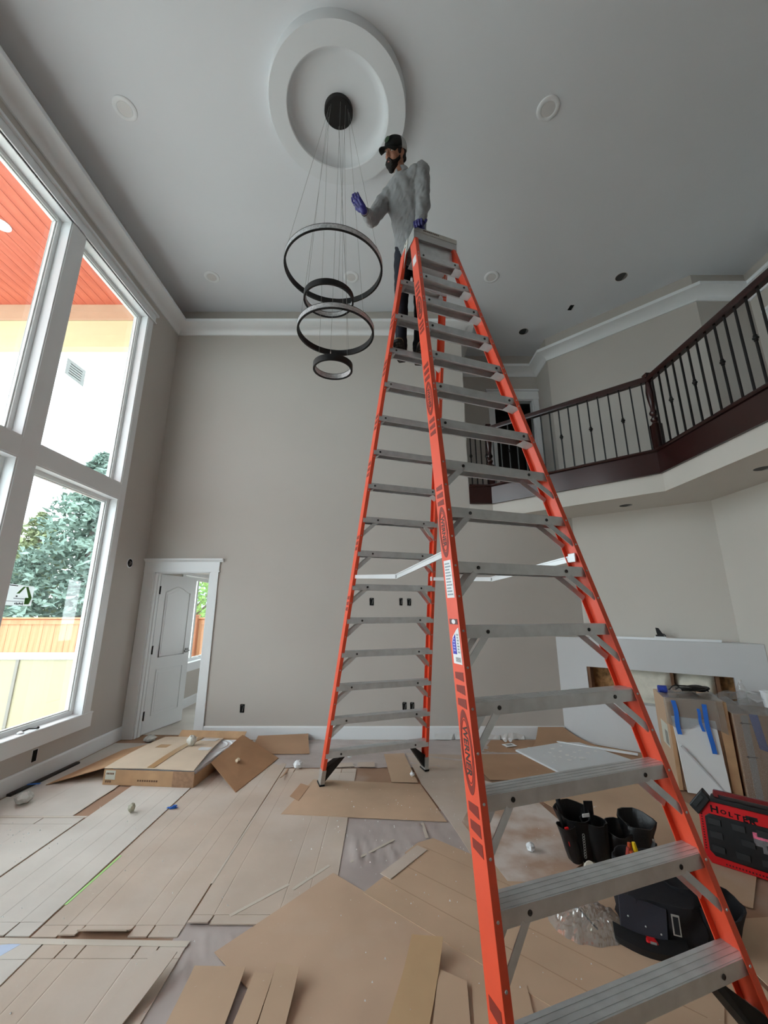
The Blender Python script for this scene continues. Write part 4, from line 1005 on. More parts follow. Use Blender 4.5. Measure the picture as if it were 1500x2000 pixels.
for k in range(11):
    x = -.01 + .58 * k / 10
    secs.append([(x, -.012 - .006 * (k % 2), .02), (x, -.010, .668), (x, .44, .69 + .02 * (k % 3)), (x, .44, .687 + .02 * (k % 3)), (x, -.008, .664), (x, -.010 - .006 * (k % 2), .02)])
m.loft(secs); m.build('plastic_film', FILM, cc, smooth=True, angle=50)
# clutter on top of the cartons
def at_a(x, y, z): return ca.matrix_basis @ Vector((x, y, z))
def at_c(x, y, z): return T(3.035, 3.775, .012) @ rotz(R_(-22)) @ Vector((x, y, z))
Mca = T(2.60, 3.97, .012) @ rotz(A)
p = at_c(.16, .20, .72)
e = thing('water_bottle', 'clear empty water bottle standing on the cartons', 'bottle', p)
m = MB(); m.lathe([(.0, 0), (.031, .002), (.032, .02), (.030, .03), (.032, .04), (.030, .06), (.032, .075), (.030, .095), (.032, .11), (.031, .13), (.016, .165), (.0125, .175), (.0125, .19), (0, .19)], 18); m.build('bottle_body', glass('bottle_plastic', (.96, .97, .98), .14, .05, milky=.12), e, smooth=True)
m = MB(); m.lathe([(.015, .18), (.015, .198), (0, .199)], 16); m.build('bottle_cap', GALV, e, smooth=True)
p = at_c(.33, .18, .70)
e = thing('paper_cup', 'white paper cup standing on the film wrapped carton', 'cup', p)
m = MB(); m.lathe([(0, 0), (.033, 0), (.034, .004), (.045, .125), (.048, .128), (.048, .133), (.044, .133), (.032, .006), (0, .006)], 24); m.build('cup_wall', pm('cup_white', (226, 230, 232), .5), e, smooth=True, angle=30)
m = MB(); m.lathe([(.0475, .131), (.0495, .135), (.0475, .139), (.0455, .135)], 24, closed=True); m.build('cup_rim', TRIM, e, smooth=True)
e = thing('cable_tangle', 'tangle of black cables and pouches on the tall carton', 'cable', Mca @ Vector((.27, .2, h + .04)))
rr = random.Random(2)
for i in range(5):
    m = MB(); m.tube([(.13 * math.cos(t * 1.3 + i) + .05 * rr.uniform(-1, 1), .08 * math.sin(t + i * 2) + .04 * rr.uniform(-1, 1), .02 + .02 * rr.random()) for t in [k * .7 for k in range(10)]], .006, 6); m.build('cable_loop', BLACK, e, smooth=True)
m = MB(); m.tube([(-.24, -.02, .02), (-.22, -.05, .06), (-.18, -.04, .07), (-.12, -.02, .03), (0, 0, .02)], .005, 6); m.build('cable_end', BLACK, e, smooth=True)
m = MB(); m.ball((0, 0, 0), (.11, .06, .03)); m.v = [q * (1 + .3 * noise.noise(q * 20)) + Vector((.05, 0, .03)) for q in m.v]; m.build('dark_bundle', BLACK, e, smooth=True)
e = thing('plastic_roll', 'clear plastic film roll with blue printed end on the tall carton', 'roll', Mca @ Vector((.12, .16, h + .055)), A)
m = MB(); m.tube([(-.13, 0, 0), (.16, .02, 0)], .032, 14); m.build('film_roll', FILM, e, smooth=True)
m = MB(); m.tube([(-.135, 0, 0), (-.07, .0045, 0)], .033, 14); m.build('blue_end', pm('blue_print', (52, 74, 170), .5, var=.4, vs=40), e, smooth=True)
e = thing('plastic_bag', 'crumpled clear plastic bags heaped across the carton tops', 'bag', at_c(.22, .30, .70))
m = MB(); nx = 18; vs = []; fs = []
for i in range(nx + 1):
    for j in range(9):
        x = -.28 + .60 * i / nx; y = -.16 + .30 * j / 8
        vs.append((x, y, .03 + .05 * abs(noise.noise(Vector((x * 9, y * 9, 2)))) + .05 * math.exp(-(x * x * 12 + y * y * 20))))
for i in range(nx):
    for j in range(8): a = i * 9 + j; fs.append((a, a + 9, a + 10, a + 1))
m.add(vs, fs); m.build('crumpled_film', FILM, e)
m = MB(); m.bar((.0, .0, .10), (.24, -.06, .05), .02, .004, (0, 0, 1)); m.build('white_strip', TRIM, e)

# red and black tool organiser standing on edge
RED = pm('tool_red', (206, 28, 34), .35, var=.05); PBL = pm('tool_black', (22, 22, 24), .45, var=.1, bump=.05, bs=90); PGR = pm('tool_dark_grey', (40, 41, 43), .5, var=.1)
tc_ = thing('tool_organiser', 'red and black tool organiser standing on edge with HOLTER written on it', 'tool case', (2.03, 2.955, .0135), math.atan2(-.667, .745))
LM = Matrix.Rotation(R_(-6), 4, 'X')   # leaning back a little
W_, H_, D_ = .56, .37, .12
def tb(x0, x1, y0, y1, z0, z1, name, mat, parent=tc_, bev=.004):
    m = MB(); m.bx(x0, x1, y0, y1, z0, z1, LM); return m.build(name, mat, parent, bevel=bev)
body = MB(); body.prism([(.03, 0), (W_, 0), (W_, H_ - .03), (.045, H_ - .03), (.0, H_ - .075), (.0, .04)], -D_, 0, M=LM @ frame((0, 0, 0), (1, 0, 0), (0, 0, 1), (0, -1, 0))); body = body.build('case_body', RED, tc_, bevel=.005)
lid = MB(); lid.prism([(.055, .045), (W_, .035), (W_, H_ - .10), (.055, H_ - .10), (.03, H_ - .12), (.03, .07)], 0, .010, M=LM @ frame((0, 0, 0), (1, 0, 0), (0, 0, 1), (0, -1, 0))); lid = lid.build('lid_panel', PBL, tc_, bevel=.003)
for r_, z in enumerate((H_ - .155, H_ - .225, .07)):
    for c_ in range(5):
        x = .045 + c_ * .115 + (.035 if r_ == 1 and c_ else 0)
        m = MB(); m.bx(x, x + .062, -.018, -.010, z, z + .034, LM); m.bx(x + .004, x + .058, -.019, -.018, z + .026, z + .03, LM); m.build('cleat', PGR, lid, bevel=.002)
m = MB(); m.bx(.07, W_, -.016, D_ - .02, H_ - .03, H_ - .004, LM); m.build('handle_base', PBL, tc_, bevel=.004)
m = MB(); m.bx(.09, W_ - .08, .02, .05, H_ + .012, H_ + .034, LM); m.bx(.09, .115, .02, .05, H_ - .004, H_ + .012, LM); m.bx(.35, .38, .02, .05, H_ - .004, H_ + .012, LM); m.build('handle_bar', pm('handle_red', (120, 36, 38), .3, var=.2), tc_, bevel=.004)
m = MB(); m.prism([(-.045, H_ - .075), (.0, H_ - .12), (.075, H_ - .02), (.035, H_ + .03)], -.02, .05, M=LM @ frame((0, 0, 0), (1, 0, 0), (0, 0, 1), (0, 1, 0))); lt = m.build('corner_latch', PBL, tc_, bevel=.006)
m = MB(); m.prism([(-.022, H_ - .068), (-.008, H_ - .08), (.042, H_ - .012), (.025, H_ + .0)], -.026, -.02, M=LM @ frame((0, 0, 0), (1, 0, 0), (0, 0, 1), (0, 1, 0))); m.build('latch_ridge', PGR, lt)
m = MB()
for i in range(30): m.bx(.10 + i * .015, .107 + i * .015, -.0015, 0, .012, .020, LM)
for i in range(14): m.bx(.010, .018, -.0015, 0, .07 + i * .014, .077 + i * .014, LM)
m.build('hole_row', pm('hole_dark', (70, 10, 14), .6), body)['kind'] = 'stuff'
m = MB(); m.bx(.255, .36, -.0115, -.010, .20, .232, LM); m.build('sticker_top', pm('sticker_pink', (226, 110, 140), .4, var=.35, vs=60), lid)
m = MB(); m.bx(.255, .36, -.0115, -.010, .165, .20, LM); m.bx(.29, .35, -.0113, -.010, .135, .165, LM); m.build('sticker_bottom', pm('sticker_worn', (110, 108, 110), .5, var=.3, vs=60), lid)
m = MB(); m.bx(.235, .29, -.002, 0, H_ - .083, H_ - .062, LM); m.build('black_mark', PBL, body)
x = .085
for i, chh in enumerate('HOLTER'):
    v, f = text_geo(chh, (.052, .032, .036, .04, .042, .05)[i], .0006, .03)
    m = MB(); m.add([LM @ Vector((q.x * 1.15 + x, -.0022, q.y + H_ - .072 - i * .0035)) for q in v], f); x += (.044, .034, .034, .034, .034, .03)[i]
    # marker strokes are a bit heavy
    m.build('marker_letter', BLACK, body, fix=False)

# ---- black leather tool pouches
LEA = pm('black_leather', (20, 20, 22), .42, var=.25, vs=14, bump=.15, bs=50); CLO = pm('black_nylon', (24, 24, 30), .7, var=.2, vs=20, bump=.15, bs=120)
def pouch(parent, c, rx, ry, h, mat, name='pouch', lean=(0, 0), n=20, flare=1.08, seed=0, back=0):
    """open topped pocket: wall with thickness, sagging rim"""
    m = MB(); secs = []
    for (s, k) in ((0, .72), (.06, .86), (.3, .98), (.6, 1.0), (.85, 1.03), (1, flare), (1.0, flare - .08), (.8, .92), (.35, .86), (.2, .2)):
        ring = []
        for j in range(n):
            t = 2 * math.pi * j / n
            r = 1 + .28 * noise.noise(Vector((math.cos(t) * 1.5 + seed * 3.1, math.sin(t) * 1.5, s * 2.2)))
            zz = h * s * (1 + (.12 * math.sin(t) * back if s > .8 else 0) - (.06 * noise.noise(Vector((t, seed, 0))) if s > .8 else 0))
            ring.append((c[0] + rx * k * r * math.cos(t) + lean[0] * s, c[1] + ry * k * r * math.sin(t) + lean[1] * s, c[2] + zz))
        secs.append(ring)
    m.loft(secs); return m.build(name, mat, parent, smooth=True, angle=40)
tp = thing('tool_pouch', 'black leather tool belt pouches holding hand tools behind the ladder', 'tool pouch', (1.30, 2.98, .012))
pouch(tp, (-.02, .02, 0), .10, .085, .25, LEA, 'tall_pouch', (-.03, .02), seed=1, back=1)
pouch(tp, (-.085, -.03, 0), .05, .05, .20, LEA, 'narrow_pouch', (-.05, .0), seed=2)
pouch(tp, (.07, -.02, 0), .075, .07, .21, LEA, 'front_pouch', (-.01, .02), seed=3)
m = MB(); m.tube([(-.10, .08, .18), (-.13, .10, .33)], [.016, .017], 10); m.build('tool_handle', BLACK, tp, smooth=True)
m = MB(); m.tube([(-.12, -.02, .05), (-.15, -.01, .20), (-.17, .0, .30)], [.008, .010, .006], 8); m.build('screwdriver', PBL, tp, smooth=True)
m = MB(); m.bar((-.125, -.06, .10), (-.145, -.06, .20), .024, .014, (1, 0, 0)); m.build('red_handle', RED, tp, bevel=.003)
m = MB(); m.bx(.03, .09, .05, .06, .22, .30); m.build('tool_tag', LEA, tp, bevel=.003)
m = MB(); m.bx(-.03, .02, -.03, -.027, .242, .262, rotz(.2)); m.build('white_tag', LW, tp)
m = MB()
for k in range(9): m.tube([(-.055 + .007 * math.cos(t), -.092, .17 - k * .014 + .01 * math.sin(t)) for t in [R_(60 * i) for i in range(6)]], .002, 4, closed=True)
m.build('chain', ALU, tp)
wd = MB(); wd.lathe([(.0, 0), (.03, .0), (.033, .004), (.033, .032), (.03, .036), (.013, .036), (.013, .03), (.0, .03)], 20); o = wd.build('tape_roll', pm('tape_white', (222, 218, 204), .5), tp, smooth=True, angle=30); o.location = (-.055, -.125, .012); o.rotation_euler = (R_(50), 0, 0)
pouch(tp, (.20, .0, 0), .085, .08, .16, LEA, 'side_pouch', (.02, .03), seed=5, back=1)
pouch(tp, (.335, .01, 0), .10, .09, .20, LEA, 'wide_pouch', (.03, .04), seed=6, back=1)
m = MB(); secs = []
for k in range(12):
    s = k / 11; x = -.10 + .54 * s; y = .085 + .03 * math.sin(3 * s); z = .05 + .05 * math.sin(5 * s)
    secs.append([(x, y, z), (x, y + .012, z), (x, y + .012, z + .075), (x, y, z + .075)])
m.loft(secs); m.build('belt', LEA, tp, smooth=True, angle=40)
m = MB(); m.bx(.385, .40, -.07, -.066, .10, .14); m.build('buckle', ALU, tp)
# ---- black nylon tool bag nearest the camera
tg = thing('tool_bag', 'black nylon tool bag with yellow and red tool handles, by the near ladder rail', 'tool bag', (1.40, 2.42, .0125), R_(-22))
m = MB(); secs = []
for s in [i / 8 for i in range(9)]:
    ring = []
    for j in range(24):
        t = 2 * math.pi * j / 24; k = (1 - .25 * s ** 2) * (1 + .30 * noise.noise(Vector((math.cos(t) * 2, math.sin(t) * 2, s * 3))))
        cx = abs(math.cos(t)) ** .7 * (1 if math.cos(t) > 0 else -1); sy = abs(math.sin(t)) ** .7 * (1 if math.sin(t) > 0 else -1)
        ring.append((.20 * k * cx, .15 * k * sy, .19 * s + (.03 * math.sin(t) if s > .9 else 0)))
    secs.append(ring)
m.loft(secs); m.build('bag_body', CLO, tg, smooth=True, angle=50)
m = MB(); m.hexa([(-.21, -.165, .03), (-.02, -.185, .02), (-.02, -.178, .02), (-.21, -.158, .03), (-.20, -.13, .17), (.0, -.14, .15), (.0, -.132, .15), (-.20, -.122, .17)]); fl_ = m.build('front_flap', pm('navy_nylon', (38, 38, 48), .6, var=.15, bump=.15, bs=120), tg, bevel=.004)
m = MB()
for x, z in ((-.17, .10), (-.10, .075), (-.04, .06)): m.ball((x, -.168 + .1 * (z - .06), z), .004)
m.build('rivets', ALU, fl_)['kind'] = 'stuff'
pouch(tg, (-.10, .06, .10), .085, .07, .14, CLO, 'tool_pocket', (0, .02), seed=8, back=1)
pouch(tg, (.09, .03, .08), .09, .08, .13, CLO, 'tool_pocket', (.02, .02), seed=9, back=1)
for i, (x, y, hh, mt) in enumerate(((-.06, .07, .31, pm('yellow_grip', (214, 180, 20), .4)), (-.10, .08, .30, pm('orange_grip', (176, 72, 36), .4)), (-.13, .05, .29, pm('red_grip', (150, 50, 40), .4)), (-.08, .04, .28, pm('orange_grip', (176, 72, 36))), (.10, .04, .29, BLACK), (.14, .0, .26, BLACK), (.05, .06, .26, BLACK))):
    m = MB(); m.tube([(x, y, .12), (x + .012 * (i % 3 - 1), y + .01, hh - .05), (x + .02 * (i % 3 - 1), y + .012, hh)], [.010, .013, .009], 8); m.build('tool_handle', mt, tg, smooth=True)
pouch(tg, (.20, -.04, .0), .10, .09, .17, CLO, 'side_pocket', (.03, .02), seed=13, back=1)
pouch(tg, (.02, .13, .0), .12, .07, .20, CLO, 'rear_pocket', (.02, .04), seed=15, back=1)
for i, (x, y, hh) in enumerate(((.17, -.02, .27), (.21, .0, .24), (.24, -.06, .22), (.0, .15, .29), (.05, .16, .27))):
    m = MB(); m.tube([(x, y, .08), (x + .02 * (i % 2), y + .01, hh - .04), (x + .035 * (i % 2), y + .02, hh)], [.012, .016, .011], 8); m.build('tool_handle', PBL, tg, smooth=True)
m = MB(); m.bx(.01, .042, -.170, -.164, .07, .15); m.bx(.015, .037, -.171, -.163, .076, .144, mi=1); m.build('buckle', [ALU, CLO], tg)
m = MB(); m.prism([(-.06, 0), (.0, -.01), (.012, .03), (-.01, .05), (-.05, .05)], 0, .035, M=frame((-.06, -.215, .0), (1, 0, 0), (0, 0, 1), (0, 1, 0))); tm = m.build('tape_measure', RED, tg, bevel=.006)
m = MB(); m.bx(-.095, -.07, -.217, -.215, .03, .05); m.build('clip', ALU, tm)
m = MB(); secs = []
for k in range(10):
    s = k / 9; x = -.24 + .30 * s; y = -.20 - .05 * math.sin(math.pi * s) ; secs.append([(x, y, .004), (x, y + .06, .006), (x, y + .06, .05), (x, y, .03)])
m.loft(secs); m.build('belt', LEA, tg, smooth=True)
m = MB(); m.bar((-.22, .02, .16), (-.30, .06, .09), .06, .012, (0, 1, 0)); m.build('strap', CLO, tg)
m = MB(); m.bar((-.30, .03, .09), (-.27, .03, .10), .008, .004, (0, 1, 0)); m.build('strap_end', TRIM, tg)
# ---- clear plastic bag with a screwdriver in it
pb = thing('plastic_bag', 'crumpled clear plastic bag with a screwdriver on the cardboard', 'bag', (1.03, 2.44, .0125))
m = MB(); nx, ny = 34, 30; vs = []; fs = []
for i in range(nx + 1):
    for j in range(ny + 1):
        u = -1 + 2 * i / nx; v = -1 + 2 * j / ny; r = math.hypot(u, v); k = max(abs(u), abs(v)) / r if r > 0 else 1
        x = u * k * .19 * (1 + .12 * noise.noise(Vector((u * 2, v * 2, 7)))); y = v * k * .15 * (1 + .15 * noise.noise(Vector((u * 2, v * 2, 9))))
        q = max(0, 1 - max(abs(u), abs(v)) ** 3)
        z = .004 + q * (.06 * (1 - .4 * r) + .04 * abs(noise.noise(Vector((x * 18, y * 18, 1)))) + .03 * abs(noise.noise(Vector((x * 46, y * 46, 5)))))
        vs.append((x, y, max(.003, z)))
for i in range(nx):
    for j in range(ny): a = i * (ny + 1) + j; fs.append((a, a + ny + 1, a + ny + 2, a + 1))
m.add(vs, fs); m.build('film', glass('bag_film', (.95, .955, .96), .30, .05, milky=.24), pb)
m = MB(); m.tube([(-.09, .10, .075), (-.06, .055, .07), (-.05, .035, .068)], [.014, .017, .011], 10); m.build('screwdriver_handle', BLACK, pb, smooth=True)
m = MB(); m.tube([(-.05, .035, .066), (-.04, .015, .06)], .012, 8); m.build('handle_collar', pm('olive_grip', (120, 110, 50), .5), pb, smooth=True)
m = MB(); m.tube([(-.04, .015, .06), (.005, -.09, .035)], .004, 6); m.build('shaft', pm('dark_steel', (70, 68, 66), .4, metal=.8), pb, smooth=True)
# ================================================================ outside
struct(MB().bx(-60, 40, -30, 70, -.6, -.45).build('ground', pm('bounce_ground', (200, 197, 190), .95, var=.12, vs=1.5)))  # unseen ground, made pale to bounce light onto the ceiling
PX0, PX1 = -7.2, XL - .165
struct(MB().bx(PX0, PX1, -3.2, 5.55, -.44, -.04).build('floor_patio', pm('concrete', (214, 212, 208), .85, var=.06, vs=4)))  # patio slab kept pale to bounce daylight up indoors
# patio cover
pr_ = thing('patio_roof', 'covered patio roof with red orange boards outside the tall windows', 'roof', (PX1, 0, 6.3))
CEDAR = pm('red_cedar', (198, 92, 66), .55, var=.12, vs=3, rgb2=(214, 114, 86), stretch=(3, .6, 1))
m = MB(); m.bx(PX0 - PX1, 0, -3.2, 5.56, .03, .2); m.build('roof_light_block', pm('roof_cover', (90, 84, 80), .9), pr_)  # unseen slab over the boards, added to block sky light
bw = .15; n = int((PX1 - PX0) / bw)
m = MB(); m.bx(-bw + .006, 0, -3.2, 5.4, 0, .03); b0 = m.build('ceiling_board', CEDAR, pr_); b0.location = (0, 0, 0)
for i in range(1, n): copy_obj(b0, pr_, (-i * bw, 0, .0))
m = MB(); m.bx(PX0 - PX1, 0, 5.38, 5.56, -.29, 0); m.build('upper_beam', pm('tan_beam', (196, 166, 138), .7, var=.04), pr_)
m = MB(); m.bx(PX0 - PX1, 0, 5.40, 5.54, -.76, -.29); m.build('lower_beam', pm('cream_beam', (214, 208, 166), .7, var=.03), pr_)
e = thing('patio_downlight', 'white round downlight in the red patio ceiling', 'ceiling light', (-4.86, 4.02, 6.299))
m = MB(); m.lathe([(.10, 0), (.10, -.006), (.07, -.012), (.06, -.006), (.06, 0)], 28); m.build('trim_ring', TRIM, e, smooth=True); m = MB(); m.lathe([(0, -.010), (.063, -.010), (.063, -.001), (0, -.001)], 28); m.build('lens', LENS, e)
# patio balustrade with cream panels
pb_ = thing('patio_balustrade', 'low patio balustrade of cream panels with white cap rail', 'balustrade', (PX1, 5.42, -.04))
CRM = pm('cream_panel', (186, 180, 150), .5, var=.03, vs=2)
xs = [0, -1.285, -2.57, -3.6]
for a, b in zip(xs[:-1], xs[1:]):
    m = MB(); m.bx(b + .02, a - .02, -.01, .01, .03, .97); m.build('panel', CRM, pb_)
for x in xs[1:]:
    m = MB(); m.bx(x - .02, x + .02, -.025, .025, 0, .97); m.build('post', pm('grey_post', (150, 148, 140), .5), pb_)
m = MB(); m.bx(-3.65, 0, -.045, .045, .97, 1.05); m.build('cap_rail', pm('cap_rail_paint', (196, 198, 198), .5), pb_, bevel=.006)
# cedar fence
fn = thing('cedar_fence', 'orange cedar board fence across the back yard', 'fence', (-2.0, 10.0, -.45))
FENCE = pm('fence_cedar', (190, 136, 98), .75, var=.1, vs=2.5, rgb2=(204, 156, 118), stretch=(5, 5, .5), bump=.1, bs=20)
m = MB(); m.bx(-.137, 0, -.01, .01, 0, 1.72); f0 = m.build('fence_board', FENCE, fn)
for i in range(1, 86): copy_obj(f0, fn, (-i * .142, .004 * (i % 2), 0))
m = MB(); m.bx(-12.2, .1, -.035, -.012, 1.66, 1.76); m.build('top_trim', FENCE, fn)
m = MB(); m.bx(-12.2, .1, -.07, .06, 1.79, 1.82); m.build('cap_board', FENCE, fn)
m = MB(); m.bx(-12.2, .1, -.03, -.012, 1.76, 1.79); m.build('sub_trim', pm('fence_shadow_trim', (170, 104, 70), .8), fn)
for x in (-7.42, -4.98, -2.54, -.1, -9.86):
    m = MB(); m.box((x, -.075, .93), (.11, .11, 1.86)); m.box((x, -.075, 1.87), (.15, .15, .03)); m.build('fence_post', pm('fence_post_wood', (150, 98, 70), .75, var=.1, stretch=(4, 4, .5)), fn)
# neighbour's house
nh = thing('neighbour_house', 'grey roofed neighbour house just above the fence behind trees', 'house', (-13.5, 22, -.45))
m = MB(); m.bx(-3.0, 3.0, 0, 5, 0, 2.0); m.build('house_wall', pm('siding_grey', (170, 178, 184), .8), nh)
m = MB(); m.prism([(-.4, 2.0), (5.4, 2.0), (2.5, 3.4)], -3.3, 3.3, M=frame((0, 0, 0), (0, 1, 0), (0, 0, 1), (1, 0, 0))); m.build('house_roof', pm('shingle_grey', (150, 158, 166), .85, var=.15, vs=8), nh)
# trees
def conifer(p, h, r, label, col, seed, n=150, k=26, base=.08, size=.17):
    rr = random.Random(seed); t = thing('conifer_tree', label, 'tree', p, 0, 'evergreen trees behind the fence')
    m = MB(); m.tube([(0, 0, 0), (.05, 0, h * .5), (0, .04, h)], [r * .07, r * .045, .02], 9); m.build('trunk', pm('bark', (110, 96, 84), .9, var=.2, vs=8), t, smooth=True)
    m = MB()
    for i in range(n):
        s = base + (1 - base) * (i / n) ** .9; a = rr.uniform(0, 6.283); L = r * (1 - s) ** .75 * rr.uniform(.65, 1.15) + .15
        z0 = h * s; 
        for j in range(k):
            q = (j + rr.random()) / k; d = L * q
            c = Vector((d * math.cos(a), d * math.sin(a), z0 - .32 * L * q * q + .10 * L * q)) + Vector((rr.gauss(0, 1), rr.gauss(0, 1), rr.gauss(0, .6))) * (.05 + .10 * L * .35)
            u = Vector((rr.gauss(0, 1), rr.gauss(0, 1), rr.gauss(0, .5) - .3)).normalized() * size * rr.uniform(.5, 1.3)
            w = u.cross(Vector((rr.gauss(0, 1), rr.gauss(0, 1), rr.gauss(0, 1)))).normalized() * size * .28
            o = len(m.v); m.v += [c - u * .5, c + w, c + u, c - w]; m.f.append([o, o + 1, o + 2, o + 3]); m.mi.append(0)
    m.build('foliage', col, t, fix=False); return t
G1 = pm('hazy_needles_blue', (112, 136, 126), .8, var=.3, vs=1.2, rgb2=(140, 164, 152)); G2 = pm('hazy_needles_yellow', (126, 138, 98), .8, var=.3, vs=1.2, rgb2=(152, 162, 122)); G3 = pm('leaves_bright', (120, 160, 84), .7, var=.3, vs=1.2, rgb2=(158, 196, 116))  # conifer greens lightened and greyed, haze put into their colour
conifer((-12.1, 16.2, -.45), 8.6, 3.9, 'tallest blue green conifer behind the fence in the lower window', G1, 1, 260, 40, size=.22)
conifer((-14.6, 16.6, -.45), 6.0, 3.2, 'lower yellowish green conifer behind the fence at left', G2, 2, 120, 26, size=.24)
conifer((-12.6, 14.2, -.45), 4.0, 2.0, 'small conifer close behind the fence', G1, 3, 90, 24, size=.2)
conifer((-9.6, 17.5, -.45), 7.0, 2.6, 'blue green conifer partly hidden by the window frame', G1, 4, 150, 28, size=.2)
conifer((-17.0, 18.5, -.45), 5.0, 2.3, 'distant conifer at the left edge of the lower window', G1, 5, 110, 24)
def leafy(p, h, r, label, seed, n=5200):
    rr = random.Random(seed); t = thing('leafy_tree', label, 'tree', p)
    m = MB(); m.tube([(0, 0, 0), (.05, .05, h * .45), (0, 0, h * .8)], [.12, .09, .04], 8)
    for i in range(6):
        a = i * 1.05; m.tube([(.03, .03, h * (.35 + .05 * i)), (r * .6 * math.cos(a), r * .6 * math.sin(a), h * (.55 + .05 * i))], [.04, .015], 6)
    m.build('trunk', pm('bark', (110, 96, 84)), t, smooth=True); m = MB()
    for i in range(n):
        a = rr.uniform(0, 6.283); zz = rr.uniform(-1, 1); q = math.sqrt(1 - zz * zz); d = rr.uniform(.55, 1) ** .6 * (1 + .25 * noise.noise(Vector((q * math.cos(a) * 2, q * math.sin(a) * 2, zz * 2 + seed))))
        c = Vector((r * d * q * math.cos(a), r * d * q * math.sin(a), h * .62 + h * .36 * d * zz))
        u = Vector((rr.gauss(0, 1), rr.gauss(0, 1), rr.gauss(0, 1))).normalized() * .13 * rr.uniform(.6, 1.2); w = u.orthogonal().normalized() * .05
        o = len(m.v); m.v += [c - u * .5, c + w, c + u * .5, c - w]; m.f.append([o, o + 1, o + 2, o + 3]); m.mi.append(0)
    m.build('foliage', G3, t, fix=False)
leafy((-6.0, 12.4, -.45), 4.6, 1.7, 'bright green leafy tree seen through the next room window', 3)
# ================================================================ the person on the ladder
class Prims:
    """collects overlapping closed volumes, each with a tag; remeshed into one skin afterwards"""
    def __init__(s): s.mb = MB(); s.segs = []
    def limb(s, a, b, r0, r1, tg, flat=None, n=20):
        a = Vector(a); b = Vector(b); d = b - a; L = d.length; d.normalize()
        ex = Vector(flat[0]) if flat else d.orthogonal(); ex = (ex - d * ex.dot(d)).normalized(); ey = d.cross(ex)
        fx, fy = (flat[1], flat[2]) if flat else (1, 1); secs = []
        for k in range(6):
            t = math.pi / 2 * (1 - k / 5) if k < 5 else 0
            secs.append((a - d * r0 * math.sin(t) * .999, max(.0005, r0 * math.cos(t))))
        for k in range(1, 6): secs.append((a.lerp(b, k / 5), r0 + (r1 - r0) * k / 5))
        for k in range(1, 6):
            t = math.pi / 2 * k / 5; secs.append((b + d * r1 * math.sin(t), max(.0005, r1 * math.cos(t))))
        s.mb.loft([[c + ex * (r * fx * math.cos(2 * math.pi * j / n)) + ey * (r * fy * math.sin(2 * math.pi * j / n)) for j in range(n)] for c, r in secs])
        s.segs.append((a, b, r0 * (fx + fy) / 2, r1 * (fx + fy) / 2, tg))
    def ell(s, c, ax, r, tg):
        M = frame(c, *ax); s.mb.ball((0, 0, 0), r, M, nu=24, nv=16)
        s.segs.append((Vector(c), Vector(c) + Vector((0, 0, 1e-4)), sum(r) / 3, sum(r) / 3, tg))
    def tag_at(s, p):
        best = None
        for a, b, r0, r1, tg in s.segs:
            ab = b - a; t = max(0, min(1, (p - a).dot(ab) / max(1e-9, ab.length_squared))); q = a + ab * t
            dd = (p - q).length - (r0 + (r1 - r0) * t)
            if best is None or dd < best[0]: best = (dd, tg)
        return best[1]
    def remesh(s, voxel, name, mats, order, parent, smooth_it=4, disp=None):
        o = s.mb.build(name, mats, None, fix=False)
        md = o.modifiers.new('r', 'REMESH'); md.mode = 'VOXEL'; md.voxel_size = voxel
        sm = o.modifiers.new('s', 'SMOOTH'); sm.iterations = smooth_it; sm.factor = .5
        dg = bpy.context.evaluated_depsgraph_get(); me = bpy.data.meshes.new_from_object(o.evaluated_get(dg))
        bpy.data.objects.remove(o)
        me.name = name; me.materials.clear()
        for m in mats: me.materials.append(m)
        if order:
            for p in me.polygons: p.material_index = order.index(s.tag_at(p.center))
        if disp:
            nm = [v.normal.copy() for v in me.vertices]
            for v, n_ in zip(me.vertices, nm): v.co += n_ * disp(v.co, s.tag_at(v.co))
        for p in me.polygons: p.use_smooth = True
        ob = bpy.data.objects.new(name, me); COL.objects.link(ob); ob.parent = parent
        return ob
def V(*a): return Vector(a)
man = thing('person', 'man in grey pullover and black trucker cap standing on the ladder, reaching for the cables', 'person', (.24, 3.20, 3.83))
OFF = Vector((-.24, -3.20, -3.83)); WM = T(*OFF)
SKIN = pm('skin', (168, 120, 98), .55, var=.06, vs=18); SHIRT = pm('grey_fleece', (140, 142, 144), .9, var=.10, vs=24, bump=.25, bs=220, sheen=.2); JEAN = pm('dark_jeans', (26, 29, 40), .85, var=.25, vs=16, bump=.15, bs=200)
HAIR = pm('dark_hair', (26, 20, 18), .75, var=.3, vs=60, bump=.5, bs=160)
# joints (world)
shL, shR = V(.335, 2.725, 5.375), V(.012, 2.905, 5.265)
elL, wrL = V(.352, 2.80, 5.085), V(.320, 2.775, 4.835)
elR, wrR = V(-.115, 2.87, 4.995), V(-.178, 2.672, 4.868)
hip = V(.262, 3.06, 4.87); neck = V(.180, 2.80, 5.385)
hipL, hipR = V(.345, 3.05, 4.83), V(.185, 3.09, 4.83)
knL, anL = V(.350, 3.20, 4.40), V(.335, 3.30, 3.965)
knR, anR = V(.165, 3.15, 4.40), V(.160, 3.255, 3.965)
lat = (shL - shR).normalized()
P = Prims()
up = (neck - hip).normalized(); fr = lat.cross(up).normalized()
